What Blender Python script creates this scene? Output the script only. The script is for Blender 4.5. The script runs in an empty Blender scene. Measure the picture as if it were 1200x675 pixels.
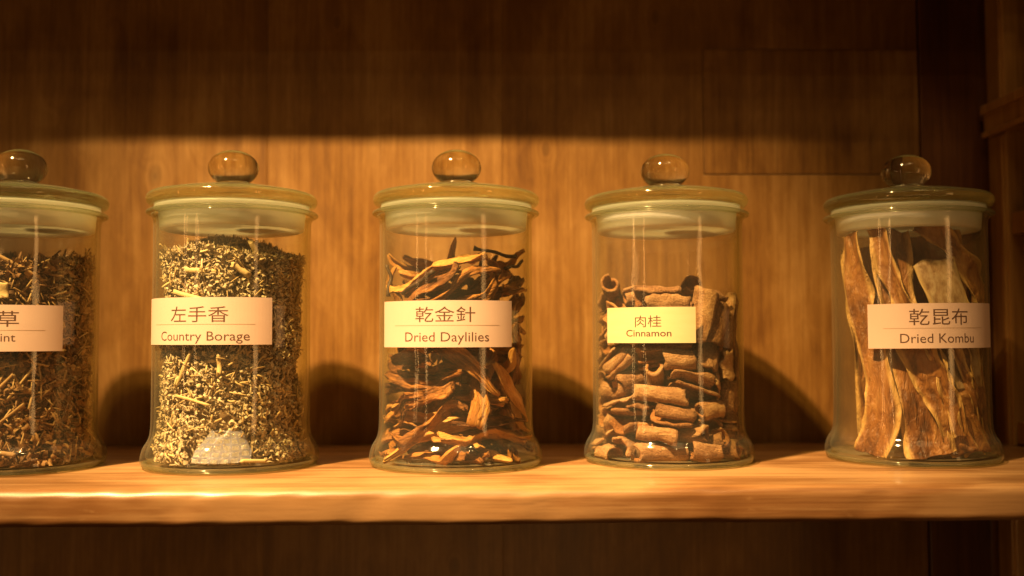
import bpy, bmesh, math, random
from mathutils import Vector, Matrix, Quaternion, noise

# ---------------------------------------------------------------- scene, camera, light
C = bpy.context.scene.collection
sc = bpy.context.scene
CM = 0.01                                   # everything below is written in centimetres
sc.render.engine = 'CYCLES'
sc.cycles.use_denoising = True
sc.cycles.max_bounces = 14
sc.cycles.transparent_max_bounces = 40
sc.cycles.transmission_bounces = 10
sc.cycles.glossy_bounces = 6
sc.cycles.diffuse_bounces = 4
sc.cycles.sample_clamp_indirect = 4.0
sc.cycles.caustics_refractive = False
sc.cycles.caustics_reflective = False
sc.view_settings.view_transform = 'Standard'
sc.view_settings.look = 'None'
sc.view_settings.exposure = 0.0
sc.view_settings.gamma = 1.0
sc.view_settings.use_curve_mapping = False

def camera():
    p, r, w = 0.05, -0.003, -0.024
    cp, sp, cr, sr, cw, sw = math.cos(p), math.sin(p), math.cos(r), math.sin(r), math.cos(w), math.sin(w)
    Rw = Matrix(((cw, sw, 0), (-sw, cw, 0), (0, 0, 1)))
    Rp = Matrix(((1, 0, 0), (0, cp, sp), (0, -sp, cp)))
    Rr = Matrix(((cr, 0, sr), (0, 1, 0), (-sr, 0, cr)))
    R = Rr @ Rp @ Rw                         # rows: right, forward, up
    M = Matrix((R[0], R[2], -R[1])).transposed().to_4x4()
    M.translation = Vector((0, 0, 8.214 * CM))
    cam = bpy.data.cameras.new('camera'); cam.sensor_width = 36; cam.lens = 36.0
    cam.clip_start = .01; cam.clip_end = 50
    cam.dof.use_dof = True; cam.dof.focus_distance = .645; cam.dof.aperture_fstop = 3.6
    o = bpy.data.objects.new('camera', cam); C.objects.link(o); o.matrix_world = M
    sc.camera = o
camera()

W = bpy.data.worlds.new('World'); sc.world = W; W.use_nodes = True
W.node_tree.nodes['Background'].inputs[0].default_value = (1, .33, .07, 1)
W.node_tree.nodes['Background'].inputs[1].default_value = .028

def aim(o, loc, target):
    o.location = Vector(loc) * CM
    d = Vector(target) - Vector(loc)
    o.rotation_euler = d.to_track_quat('-Z', 'Y').to_euler()

def spot(name, loc, target, power, size, blend, radius, col):
    l = bpy.data.lights.new(name, 'SPOT'); l.energy = power; l.spot_size = math.radians(size); l.spot_blend = blend
    l.shadow_soft_size = radius * CM; l.color = col
    o = bpy.data.objects.new(name, l); C.objects.link(o); aim(o, loc, target)

def area(name, loc, target, power, sx, sy, col):
    l = bpy.data.lights.new(name, 'AREA'); l.energy = power; l.shape = 'RECTANGLE'; l.size = sx * CM; l.size_y = sy * CM; l.color = col
    o = bpy.data.objects.new(name, l); C.objects.link(o); aim(o, loc, target)

WARM = (1, .61, .23)
DIM = (1, .49, .15)
# the halogen spot in the ceiling, front left, that makes the pool of light and the shadows
spot('ceiling_spotlight', (-88, -42, 192), (-5, 66, 9), 1220, 19.6, 1., 3.4, WARM)
# weaker spots farther along the ceiling of the shop
spot('far_spotlight', (70, -60, 190), (10, 66, 10), 8, 60, .8, 3.5, WARM)
for k, (px, py) in enumerate(((-30, -70), (18, -95), (-60, -130), (48, -40))):
    spot('small_ceiling_spotlight', (px, py, 190), (px * .3, 66, 10), 7, 60, .8, 1.2, WARM)
area('added_top_fill', (25, -60, 190), (0, 66, 10), 2.5, 55, 55, WARM)  # added soft overhead lamp, for broad highlights on lids and knobs and some fill
area('added_low_fill', (0, -85, -45), (0, 80, -6), 1.25, 80, 30, DIM)  # added fill lamp, low in front, lifting the wall below the shelf
# lit display cases across the room
area('display_light_left', (-190, -40, -8), (0, 65, 5), 1.6, 5, 90, DIM)
area('display_light_beside', (-135, -75, -8), (0, 65, 5), 1.1, 4, 90, DIM)
area('display_light_right', (150, -90, -8), (0, 65, 5), 2.8, 22, 90, DIM)

# ---------------------------------------------------------------- helpers
def obj(name, V, F, mats, parent=None, smooth=True, fm=None, scale=CM):
    m = bpy.data.meshes.new(name)
    m.from_pydata([(v[0] * scale, v[1] * scale, v[2] * scale) for v in V], [], F)
    for mt in (mats if isinstance(mats, (list, tuple)) else [mats]): m.materials.append(mt)
    if smooth: m.polygons.foreach_set('use_smooth', [True] * len(m.polygons))
    if fm: m.polygons.foreach_set('material_index', fm)
    m.update()
    o = bpy.data.objects.new(name, m); C.objects.link(o)
    if parent: o.parent = parent
    return o

def tag(o, label=None, cat=None, group=None, kind=None):
    for k, v in (('label', label), ('category', cat), ('group', group), ('kind', kind)):
        if v: o[k] = v
    return o

def lathe(profile, n=96, closed=True):
    """solid of revolution; profile of (r, z); closed joins last to first"""
    V, F = [], []; P = len(profile)
    for r, z in profile:
        for k in range(n):
            a = 2 * math.pi * k / n
            V.append((r * math.cos(a), r * math.sin(a), z))
    for i in range(P if closed else P - 1):
        j = (i + 1) % P
        for k in range(n):
            k2 = (k + 1) % n
            F.append((i * n + k, i * n + k2, j * n + k2, j * n + k))
    return V, F

def solid(profile, n=96):
    """lathe from axis to axis: first and last points lie near r = 0, capped there"""
    V, F = lathe(profile, n, closed=False)
    F.append(tuple(range(n))[::-1]); F.append(tuple((len(profile) - 1) * n + k for k in range(n)))
    return V, F

def box(x0, x1, y0, y1, z0, z1):
    V = [(x, y, z) for x in (x0, x1) for y in (y0, y1) for z in (z0, z1)]
    F = [(0, 1, 3, 2), (4, 6, 7, 5), (0, 4, 5, 1), (2, 3, 7, 6), (0, 2, 6, 4), (1, 5, 7, 3)]
    return V, F

def join(parts):
    V, F, fm = [], [], []
    for p in parts:
        v, f = p[0], p[1]; s = p[2] if len(p) > 2 else 0
        F += [tuple(i + len(V) for i in q) for q in f]; V += list(v); fm += [s] * len(f)
    return V, F, fm

def bevel(o, w, seg=2):
    m = o.modifiers.new('bevel', 'BEVEL'); m.width = w * CM; m.segments = seg; m.limit_method = 'ANGLE'; m.angle_limit = math.radians(40)
    m.harden_normals = False
    return o

# ---------------------------------------------------------------- materials
class N:
    """tiny node-graph writer"""
    def __init__(s, name):
        s.m = bpy.data.materials.new(name); s.m.use_nodes = True; s.t = s.m.node_tree; s.t.nodes.clear()
        s.out = s.t.nodes.new('ShaderNodeOutputMaterial')
    def __call__(s, typ, ins=None, **kw):
        n = s.t.nodes.new('ShaderNode' + typ)
        for k, v in kw.items(): setattr(n, k, v)
        for k, v in (ins or {}).items():
            i = n.inputs[k]
            if isinstance(v, bpy.types.NodeSocket): s.t.links.new(v, i)
            else: i.default_value = v
        return n
    def math(s, op, a, b=0., clamp=False):
        return s('Math', {0: a, 1: b}, operation=op, use_clamp=clamp).outputs[0]
    def ramp(s, fac, stops, interp='LINEAR'):
        n = s('ValToRGB', {0: fac}); cr = n.color_ramp; cr.interpolation = interp
        while len(cr.elements) < len(stops): cr.elements.new(.5)
        for e, (p, c) in zip(cr.elements, stops):
            e.position = p; e.color = (c, c, c, 1) if isinstance(c, (int, float)) else (*c, 1)
        return n.outputs[0]
    def mix(s, fac, a, b, blend='MIX'):
        n = s('Mix', data_type='RGBA', blend_type=blend)
        for i, v in ((0, fac), (6, a), (7, b)):
            if isinstance(v, bpy.types.NodeSocket): s.t.links.new(v, n.inputs[i])
            else: n.inputs[i].default_value = (*v, 1) if isinstance(v, tuple) and len(v) == 3 else v
        return n.outputs[2]
    def noise(s, vec, scale, detail=4, rough=.55, dist=0., dims='3D'):
        return s('TexNoise', {'Vector': vec, 'Scale': scale, 'Detail': detail, 'Roughness': rough, 'Distortion': dist}, noise_dimensions=dims).outputs[0]
    def end(s, shader, disp=None):
        s.t.links.new(shader, s.out.inputs[0]); return s.m
    def coords(s, scale=(1, 1, 1), kind='Object'):
        t = s('TexCoord').outputs[kind]
        return s('Mapping', {'Vector': t, 'Scale': scale}).outputs[0]
    def principled(s, col, rough=.5, bump=None, bs=.3, bd=.002, **kw):
        d = {'Base Color': col if isinstance(col, bpy.types.NodeSocket) else (*col, 1), 'Roughness': rough}
        d.update({k.replace('_', ' '): v for k, v in kw.items()})
        if bump is not None: d['Normal'] = s('Bump', {'Height': bump, 'Strength': bs, 'Distance': bd}).outputs[0]
        return s('BsdfPrincipled', d).outputs[0]

def wood(name, dark, mid, light, axis='Z', knots=(), gloss=.42, coat=.15, tone=.25, coarse=1.0, patchy=.5, scratch=0., span=.2, face_tone=0., dents=0., mottle=0.):
    """stained board: long fibres along one axis, broad flames, pores, knots the grain runs round; coordinates in metres"""
    n = N(name)
    P = n('TexCoord').outputs['Object']
    isl = n('NewGeometry').outputs['Random Per Island']
    sep = n('SeparateXYZ', {0: P})
    x, y, z = sep.outputs
    # grain is pushed aside round the knots
    push = None; kmask = None; kring = None
    for kx, kz, kr, amp in knots:
        dx = n.math('SUBTRACT', x, kx * CM); dz = n.math('SUBTRACT', z, kz * CM)
        q = n.math('ADD', n.math('POWER', n.math('DIVIDE', dx, kr * CM), 2.), n.math('POWER', n.math('DIVIDE', dz, kr * 1.7 * CM), 2.))
        g = n.math('EXPONENT', n.math('MULTIPLY', q, -.35))
        pu = n.math('MULTIPLY', n.math('MULTIPLY', dx, g), -amp)
        push = pu if push is None else n.math('ADD', push, pu)
        d = n.math('SQRT', q)
        core = n.math('SUBTRACT', 1., n.math('SMOOTH_MIN', n.math('MULTIPLY', d, 1.25), 1.), True)
        ring = n.math('MULTIPLY', n.math('MULTIPLY_ADD', n.math('SINE', n.math('MULTIPLY', d, 9.)), .5), n.math('EXPONENT', n.math('MULTIPLY', q, -.55)))
        kmask = core if kmask is None else n.math('MAXIMUM', kmask, core)
        kring = ring if kring is None else n.math('ADD', kring, ring)
    cross = x if axis == 'Z' else z
    along = z if axis == 'Z' else x
    if push is not None: cross = n.math('ADD', cross, push)
    off = n.math('MULTIPLY', isl, 3.7)
    def vec(kc, ka, ky):
        return n('CombineXYZ', {0: n.math('ADD', n.math('MULTIPLY', cross, kc * coarse), off), 1: n.math('MULTIPLY', y, ky * coarse), 2: n.math('ADD', n.math('MULTIPLY', along, ka), off)}).outputs[0]
    broad = n.noise(vec(34, 2.2, 20), 1., 4, .6, .9)
    fibre = n.noise(vec(230, 5, 200), 1., 5, .65, .2)
    fine = n.noise(vec(1100, 16, 900), 1., 3, .6)
    patch = n.noise(vec(14, 7, 12), 1., 3, .55, .6)
    f = n.math('ADD', n.math('MULTIPLY', broad, .55), n.math('MULTIPLY', fibre, .45))
    f = n.math('ADD', f, n.math('MULTIPLY', n.math('SUBTRACT', patch, .5), patchy))
    f = n.math('ADD', f, n.math('MULTIPLY', n.math('SUBTRACT', isl, .5), tone))
    f = n.math('ADD', f, n.math('MULTIPLY', n.math('SUBTRACT', fine, .5), .34))
    if mottle:      # old varnish, uneven in tone
        f = n.math('ADD', f, n.math('MULTIPLY', n.math('SUBTRACT', n.noise(vec(55, 24, 40), 1., 5, .7, 1.2), .5), mottle))
        f = n.math('ADD', f, n.math('MULTIPLY', n.math('SUBTRACT', n.noise(vec(420, 60, 300), 1., 3, .7), .5), mottle * .5))
    if kring is not None: f = n.math('ADD', f, n.math('MULTIPLY', kring, .11))
    col = n.ramp(f, ((.5 - span, dark), (.5, mid), (.5 + span, light)))
    if kmask is not None: col = n.mix(n.math('MULTIPLY', kmask, .55), col, tuple(c * .32 for c in dark))
    # pores and dents
    por = n.ramp(n.noise(vec(620, 9, 500), 1., 2, .5), ((.30, 1.), (.36, 0.)))
    col = n.mix(n.math('MULTIPLY', por, .35), col, tuple(c * .5 for c in dark))
    if scratch:
        sm = n.ramp(n.noise(vec(60, 25, 60), 1., 5, .75, 1.5), ((.64, 0.), (.7, 1.)))
        col = n.mix(n.math('MULTIPLY', sm, scratch), col, light)
    if face_tone:        # upward faces are mixed paler in patches, all others darker
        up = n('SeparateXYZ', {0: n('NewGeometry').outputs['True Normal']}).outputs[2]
        up_pale = n.math('MULTIPLY', n.ramp(up, ((.55, 0.), (.95, 1.))), n.math('MULTIPLY', n.ramp(n.noise(vec(40, 6, 30), 1., 4, .65, .5), ((.3, .5), (.7, 1.))), face_tone))
        col = n.mix(up_pale, col, light)
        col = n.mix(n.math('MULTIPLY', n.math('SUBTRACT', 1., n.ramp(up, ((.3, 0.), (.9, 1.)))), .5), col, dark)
    h = n.math('ADD', n.math('MULTIPLY', fibre, .6), n.math('MULTIPLY', fine, .4))
    if dents:       # handled edge: shallow dents, and varnish rubbed off in patches
        dn = n.noise(vec(55, 16, 55), 1., 4, .6, .4)
        h = n.math('ADD', h, n.math('MULTIPLY', dn, 2.2))
        gloss = n.math('ADD', gloss - .1, n.math('MULTIPLY', n.noise(vec(90, 9, 70), 1., 3, .6), dents * .5))
    ro = n.math('ADD', gloss, n.math('MULTIPLY', n.math('SUBTRACT', patch, .5), .25))
    return n.end(n.principled(col, ro, h, .28, .0006, Coat_Weight=coat, Coat_Roughness=.22))

def schlick(n, k=1.0, base=.04):
    fc = n('LayerWeight', {'Blend': .5}).outputs['Facing']
    return fc, n.math('MULTIPLY_ADD', n.math('POWER', fc, 5.), .96 * k) if False else n.math('ADD', n.math('MULTIPLY', n.math('POWER', fc, 5.), .9 * k), base)

def thin_glass(name, tint, edge, rough=.03, base=.045, wave=.0, haze=.022):
    n = N(name); fc, f = schlick(n, .8, base)
    col = n.mix(n.math('POWER', fc, 2.6), tint, edge)
    nor = {}
    P = n.coords((1, 1, .25))
    if wave:
        b = n.noise(P, 60, 2, .5)
        nor = {'Normal': n('Bump', {'Height': b, 'Strength': wave, 'Distance': .004}).outputs[0]}
    # a little dust and finger grease dulls the gloss
    sm = n.noise(P, 45, 4, .6)
    gl = n('BsdfGlossy', {'Color': (1, 1, 1, 1), 'Roughness': n.math('ADD', rough, n.math('MULTIPLY', sm, .05)), **nor}).outputs[0]
    tr = n('BsdfTransparent', {'Color': col}).outputs[0]
    # thin film of dust and handling marks, thicker where the wall is seen edge on
    df = n('BsdfDiffuse', {'Color': (.80, .79, .66, 1)}).outputs[0]
    hz = n.math('ADD', n.math('MULTIPLY', sm, haze), n.math('MULTIPLY', n.math('POWER', fc, 5.), .09))
    return n.end(n('MixShader', {0: hz, 1: n('MixShader', {0: f, 1: tr, 2: gl}).outputs[0], 2: df}).outputs[0])

def thick_glass(name, tint, edge, keep, ior=1.48, wave=.12, wscale=90, haze=.0):
    """solid pressed glass: refracts, and lets part of the light straight through"""
    n = N(name); fc, f = schlick(n, .8, .04)
    P = n.coords()
    b = n('Bump', {'Height': n.noise(P, wscale, 2, .5), 'Strength': wave, 'Distance': .003}).outputs[0]
    g = n('BsdfGlass', {'Color': (*tint, 1), 'Roughness': .09, 'IOR': ior, 'Normal': b}).outputs[0]
    col = n.mix(n.math('POWER', fc, 2.), tint, edge)
    tr = n('BsdfTransparent', {'Color': col}).outputs[0]
    gl = n('BsdfGlossy', {'Color': (1, 1, 1, 1), 'Roughness': .03, 'Normal': b}).outputs[0]
    th = n('MixShader', {0: f, 1: tr, 2: gl}).outputs[0]
    df = n('BsdfDiffuse', {'Color': (.74, .80, .56, 1)}).outputs[0]
    hz = n.math('ADD', haze, n.math('MULTIPLY', n.math('POWER', fc, 3.), haze * 2))
    return n.end(n('MixShader', {0: hz, 1: n('MixShader', {0: keep, 1: th, 2: g}).outputs[0], 2: df}).outputs[0])

M = {}
M['wall'] = wood('wall_wood', (.10, .0415, .0086), (.19, .091, .0196), (.29, .159, .047), 'Z',
                 knots=((-26.3, 21.2, .8, .8), (4.7, 23.4, .5, .7), (-2.6, -9.5, .6, .8), (13.6, 34.2, .5, .7), (-39.5, 30, .5, .7), (-12, 33.6, .45, .6)), gloss=.42, coat=.12, tone=.10, patchy=.75, scratch=.22, span=.25, mottle=.4)
M['dark_wood'] = wood('dark_stained_wood', (.045, .014, .004), (.09, .032, .010), (.16, .065, .02), 'Z', gloss=.4, coat=.12, tone=.3, scratch=.25)
M['rail_wood'] = wood('rail_wood', (.20, .088, .022), (.38, .20, .055), (.52, .32, .11), 'Z', gloss=.38, coat=.2, tone=.3, scratch=.4)
M['shelf'] = wood('shelf_wood', (.10, .039, .0115), (.215, .101, .034), (.40, .236, .106), 'X', gloss=.42, coat=.24, face_tone=.12, dents=.5, tone=.1, coarse=1.3, patchy=.6, scratch=.5, span=.15)
M['glass'] = thin_glass('jar_glass', (.985, .985, .965), (.72, .74, .48), .03, .03, .14)
M['rim_glass'] = thick_glass('rim_glass', (.96, .975, .90), (.46, .50, .27), .2, haze=.02)
M['lid_glass'] = thick_glass('lid_glass', (.955, .985, .85), (.84, .89, .62), .48, 1.48, .5, 45, .012)
M['knob_glass'] = thick_glass('knob_glass', (.97, .96, .90), (.6, .6, .45), .93, 1.5)

def seal_mat():
    n = N('seal_plastic')
    return n.end(n.principled((.90, .88, .82), .32, None, Subsurface_Weight=.9, Subsurface_Radius=(1., .9, .75), Subsurface_Scale=.03))
M['seal'] = seal_mat()

def paper(name, a, b, grain=0.):
    n = N(name); P = n.coords((1, 1, 5) if grain else (1, 1, 1))
    f = n.noise(P, 45, 4, .6, .4)
    col = n.mix(f, a, b)
    fi = n.noise(n.coords((1, 1, 1)), 1500, 2, .6)
    return n.end(n.principled(col, .62, fi, .15, .0003))
M['paper'] = paper('label_paper', (.53, .385, .325), (.58, .44, .38))
M['yellow_paper'] = paper('yellow_label_paper', (.56, .46, .25), (.62, .53, .33), 1)
M['ink'] = N('label_ink'); M['ink'] = M['ink'].end(M['ink'].principled((.085, .042, .026), .55))
M['ink_line'] = N('label_rule_ink'); M['ink_line'] = M['ink_line'].end(M['ink_line'].principled((.36, .24, .16), .55))

def herb(name, stops, rough=.75, nscale=260, spread=.35):
    n = N(name); isl = n('NewGeometry').outputs['Random Per Island']
    P = n.coords(); f = n.noise(P, nscale, 4, .65)
    k = n.math('ADD', isl, n.math('MULTIPLY', n.math('SUBTRACT', f, .5), spread * 2), True)
    return n.end(n.principled(n.ramp(k, stops), rough, n.noise(P, nscale * 3, 3, .6), .5, .0006))
M['borage'] = herb('borage_leaf', ((0, (.26, .195, .115)), (.25, (.40, .315, .20)), (.6, (.50, .41, .275)), (1, (.64, .54, .39))))
M['mint'] = herb('mint_leaf', ((0, (.09, .040, .014)), (.4, (.19, .090, .032)), (.75, (.31, .165, .065)), (1, (.48, .30, .13))))
M['straw'] = herb('pale_stem', ((0, (.40, .27, .12)), (.5, (.55, .41, .20)), (1, (.68, .54, .30))), .6, 180)
M['mint_stem'] = herb('mint_stem', ((0, (.22, .11, .045)), (.5, (.36, .21, .085)), (1, (.55, .38, .18))), .6, 180)

def piece_mat(name, stops, rough, stretch, nscale, inner=None, coat=0., sss=0.):
    """colour by each object's own random value plus streaks along the piece (its local x)"""
    n = N(name); rnd = n('ObjectInfo').outputs['Random']
    P = n.coords(stretch)
    f = n.noise(P, nscale, 5, .65, .3); g = n.noise(P, nscale * .22, 3, .6)
    k = n.math('ADD', n.math('MULTIPLY', rnd, .5), n.math('MULTIPLY', n.math('ADD', f, g), .5))
    k = n.math('SUBTRACT', k, .22)
    col = n.ramp(k, stops)
    return n.end(n.principled(col, rough, n.noise(P, nscale * 2.5, 4, .65), .6, .001, Coat_Weight=coat, Coat_Roughness=.3))
def bark_mat():
    """rough grey-tan outside, smoother red-brown inside"""
    n = N('cinnamon_bark'); rnd = n('ObjectInfo').outputs['Random']; side = n('Attribute', attribute_name='outside').outputs['Fac']
    P = n.coords((.45, 1.3, 1.3)); f = n.noise(P, 260, 6, .72, .4); g = n.noise(n.coords(), 60, 4, .65); s = n.noise(n.coords(), 900, 3, .7)
    k = n.math('ADD', n.math('MULTIPLY', f, .55), n.math('MULTIPLY', g, .45)); k = n.math('ADD', k, n.math('MULTIPLY', n.math('SUBTRACT', rnd, .5), .22))
    k = n.math('ADD', k, n.math('MULTIPLY', n.math('SUBTRACT', s, .5), .35))
    out = n.ramp(k, ((.30, (.10, .042, .018)), (.43, (.28, .138, .062)), (.57, (.43, .245, .12)), (.78, (.60, .41, .25))))
    ins = n.ramp(k, ((.25, (.16, .060, .019)), (.5, (.38, .165, .055)), (.75, (.54, .28, .11))))
    h = n.math('ADD', n.math('MULTIPLY', f, .7), n.math('MULTIPLY', s, .5))
    return n.end(n.principled(n.mix(n.math('GREATER_THAN', side, .5), ins, out), .82, h, 1., .003, **{'Specular IOR Level': .2}))
M['bark'] = bark_mat()
def lily_mat():
    n = N('daylily_petal'); rnd = n('ObjectInfo').outputs['Random']
    P = n.coords((.12, 1.5, 1.5)); f = n.noise(P, 330, 5, .7, .5); g = n.noise(n.coords((.6, 1, 1)), 55, 4, .65, .5); v = n.noise(P, 900, 3, .6)
    k = n.math('ADD', n.math('MULTIPLY', f, .42), n.math('MULTIPLY', g, .58)); k = n.math('ADD', k, n.math('MULTIPLY', n.math('SUBTRACT', rnd, .5), .34))
    col = n.ramp(k, ((.30, (.07, .022, .007)), (.40, (.22, .080, .018)), (.52, (.48, .20, .045)), (.66, (.72, .37, .10)), (.82, (.80, .52, .20))))
    h = n.math('ADD', f, n.math('MULTIPLY', v, .5))
    d = n.principled(col, .55, h, .9, .0022, **{'Specular IOR Level': .35})
    t = n('BsdfTranslucent', {'Color': (.55, .24, .05, 1)}).outputs[0]
    return n.end(n('MixShader', {0: .12, 1: d, 2: t}).outputs[0])
M['lily'] = lily_mat()
M['lily_stem'] = piece_mat('daylily_stem', ((0, (.025, .012, .006)), (1, (.07, .032, .014))), .6, (.4, 1, 1), 200)

def kombu_mat():
    n = N('kombu_leaf')
    at = n('Attribute', attribute_name='margin').outputs['Fac']
    P = n.coords((1.3, 1.3, .55)); rnd = n('ObjectInfo').outputs['Random']
    f = n.noise(P, 130, 5, .65, .6); b = n.noise(P, 34, 4, .6, .5)
    k = n.math('ADD', n.math('MULTIPLY', f, .5), n.math('MULTIPLY', b, .6))
    k = n.math('ADD', k, n.math('MULTIPLY', n.math('SUBTRACT', rnd, .5), .18))
    col = n.ramp(k, ((.34, (.045, .015, .004)), (.46, (.16, .056, .012)), (.58, (.36, .15, .036)), (.78, (.58, .32, .10))))
    e = n.math('ADD', at, n.math('MULTIPLY', n.math('SUBTRACT', b, .5), .5))
    col = n.mix(n.ramp(e, ((.64, 0.), (.84, 1.))), col, (.66, .41, .14))
    # dry white bloom in specks
    w = n.ramp(n.noise(n.coords((1, 1, .7)), 420, 3, .7), ((.60, 0.), (.75, 1.)))
    w = n.math('MULTIPLY', w, n.ramp(n.noise(n.coords(), 38, 3, .6), ((.48, 0.), (.62, .7))))
    col = n.mix(w, col, (.52, .40, .27))
    d = n.principled(col, .42, n.math('ADD', f, n.noise(n.coords((1.2, 1.2, .25)), 150, 4, .6, .8)), .9, .003, Coat_Weight=.12, Coat_Roughness=.3)
    t = n('BsdfTranslucent', {'Color': (.45, .17, .03, 1)}).outputs[0]
    return n.end(n('MixShader', {0: .12, 1: d, 2: t}).outputs[0])
M['kombu'] = kombu_mat()
def kombu_pale():
    n = N('kombu_bloom'); P = n.coords((1.5, 1.5, .6))
    f = n.noise(P, 160, 5, .7, .4); at = n('Attribute', attribute_name='margin').outputs['Fac']
    col = n.ramp(f, ((.3, (.16, .07, .02)), (.48, (.33, .21, .10)), (.7, (.48, .37, .22))))
    return n.end(n.principled(n.mix(n.ramp(at, ((.75, 0.), (.95, 1.))), col, (.5, .34, .13)), .6, f, .5, .001))
M['kombu_pale'] = kombu_pale()

def sachet_mat():
    n = N('sachet_film'); uv = n('TexCoord').outputs['UV']
    s = n('SeparateXYZ', {0: uv}); u, v = s.outputs[0], s.outputs[1]
    lu = n.math('GREATER_THAN', n.math('FRACT', n.math('MULTIPLY', u, 6.)), .72)
    lv = n.math('GREATER_THAN', n.math('FRACT', n.math('MULTIPLY', v, 5.)), .66)
    pr = n.math('MAXIMUM', lu, lv)
    pr = n.math('MULTIPLY', pr, n.ramp(n.noise(uv, 9, 3, .6), ((.35, .25), (.5, 1.))))
    print_ = n('BsdfPrincipled', {'Base Color': (.16, .17, .30, 1), 'Roughness': .4}).outputs[0]
    milky = n('BsdfPrincipled', {'Base Color': (.66, .67, .72, 1), 'Roughness': .3}).outputs[0]
    tr = n('BsdfTransparent', {'Color': (.95, .95, .95, 1)}).outputs[0]
    b = n('Bump', {'Height': n.noise(uv, 12, 3, .6), 'Strength': .8, 'Distance': .004}).outputs[0]
    gl = n('BsdfGlossy', {'Color': (1, 1, 1, 1), 'Roughness': .08, 'Normal': b}).outputs[0]
    film = n('MixShader', {0: .30, 1: tr, 2: milky}).outputs[0]
    film = n('MixShader', {0: n.math('MULTIPLY', pr, .85), 1: film, 2: print_}).outputs[0]
    return n.end(n('MixShader', {0: .14, 1: film, 2: gl}).outputs[0])
M['sachet'] = sachet_mat()

# ---------------------------------------------------------------- dried pieces (shapes, centimetres)
def wob(seed):
    """smooth pseudo-noise of three coordinates, about -1..1"""
    rr = random.Random(seed)
    t = [(rr.uniform(.5, 2.2), rr.uniform(-2, 2), rr.uniform(-2, 2), rr.uniform(-2, 2), rr.uniform(0, 6.28)) for _ in range(6)]
    s = sum(1 / (.6 + a[0]) for a in t)
    return lambda x, y=0., z=0.: sum(math.sin(a[0] * (a[1] * x + a[2] * y + a[3] * z) + a[4]) / (.6 + a[0]) for a in t) / s * 1.6

def shell_mesh(name, pos, nu, nv, th):
    """closed thick sheet from a grid function pos(i, j) -> (point, normal)"""
    V, F = [], []
    for side in (1, -1):
        for i in range(nu + 1):
            for j in range(nv + 1):
                p, n, k = pos(i / nu, j / nv)
                V.append(tuple(p[a] + side * n[a] * th * k * .5 for a in range(3)))
    N = (nu + 1) * (nv + 1)
    q = lambda i, j, s: s * N + i * (nv + 1) + j
    for i in range(nu):
        for j in range(nv):
            F.append((q(i, j, 0), q(i, j + 1, 0), q(i + 1, j + 1, 0), q(i + 1, j, 0)))
            F.append((q(i, j, 1), q(i + 1, j, 1), q(i + 1, j + 1, 1), q(i, j + 1, 1)))
    for i in range(nu):
        for j in (0, nv):
            a = (q(i, j, 0), q(i + 1, j, 0), q(i + 1, j, 1), q(i, j, 1))
            F.append(a if j == 0 else a[::-1])
    for j in range(nv):
        for i in (0, nu):
            a = (q(i, j, 0), q(i, j, 1), q(i, j + 1, 1), q(i, j + 1, 0))
            F.append(a if i == 0 else a[::-1])
    return V, F

def bark_piece(seed):
    r = random.Random(900 + seed); w = wob(seed); w2 = wob(seed + 50)
    L = r.choice((1.6, 2.1, 2.4, 2.7, 3.0)) * r.uniform(.9, 1.1)
    kind = seed % 4
    arc = math.radians({0: r.uniform(190, 250), 1: r.uniform(340, 420), 2: r.uniform(120, 170), 3: r.uniform(60, 100)}[kind])
    R = {0: r.uniform(.42, .60), 1: r.uniform(.36, .48), 2: r.uniform(.6, .85), 3: r.uniform(.9, 1.25)}[kind]
    th = r.uniform(.11, .19); sk = r.uniform(-.5, .5); bend = r.uniform(-.12, .12)
    def pos(u, v):
        a = (v - .5) * arc
        rad = R * (1 + (.75 * (v - .5) if kind == 1 else 0)) + .07 * w(u * 3, v * 3) + .035 * w2(u * 11, v * 12)
        x = (u - .5) * L + (sk * .35 * (v - .5)) + (.16 * w2(v * 6, 3) if u < .01 else .16 * w2(v * 6, 9) if u > .99 else 0)
        a += (.16 * w(u * 6, 5) if v < .01 else .16 * w(u * 6, 11) if v > .99 else 0)
        n = (0, math.sin(a), math.cos(a))
        return (x, n[1] * rad, n[2] * rad - R * .6 + bend * x * x), n, 1 + .3 * w2(u * 5, v * 5, 2)
    return shell_mesh('bark', pos, 12, 14, th)

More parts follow.
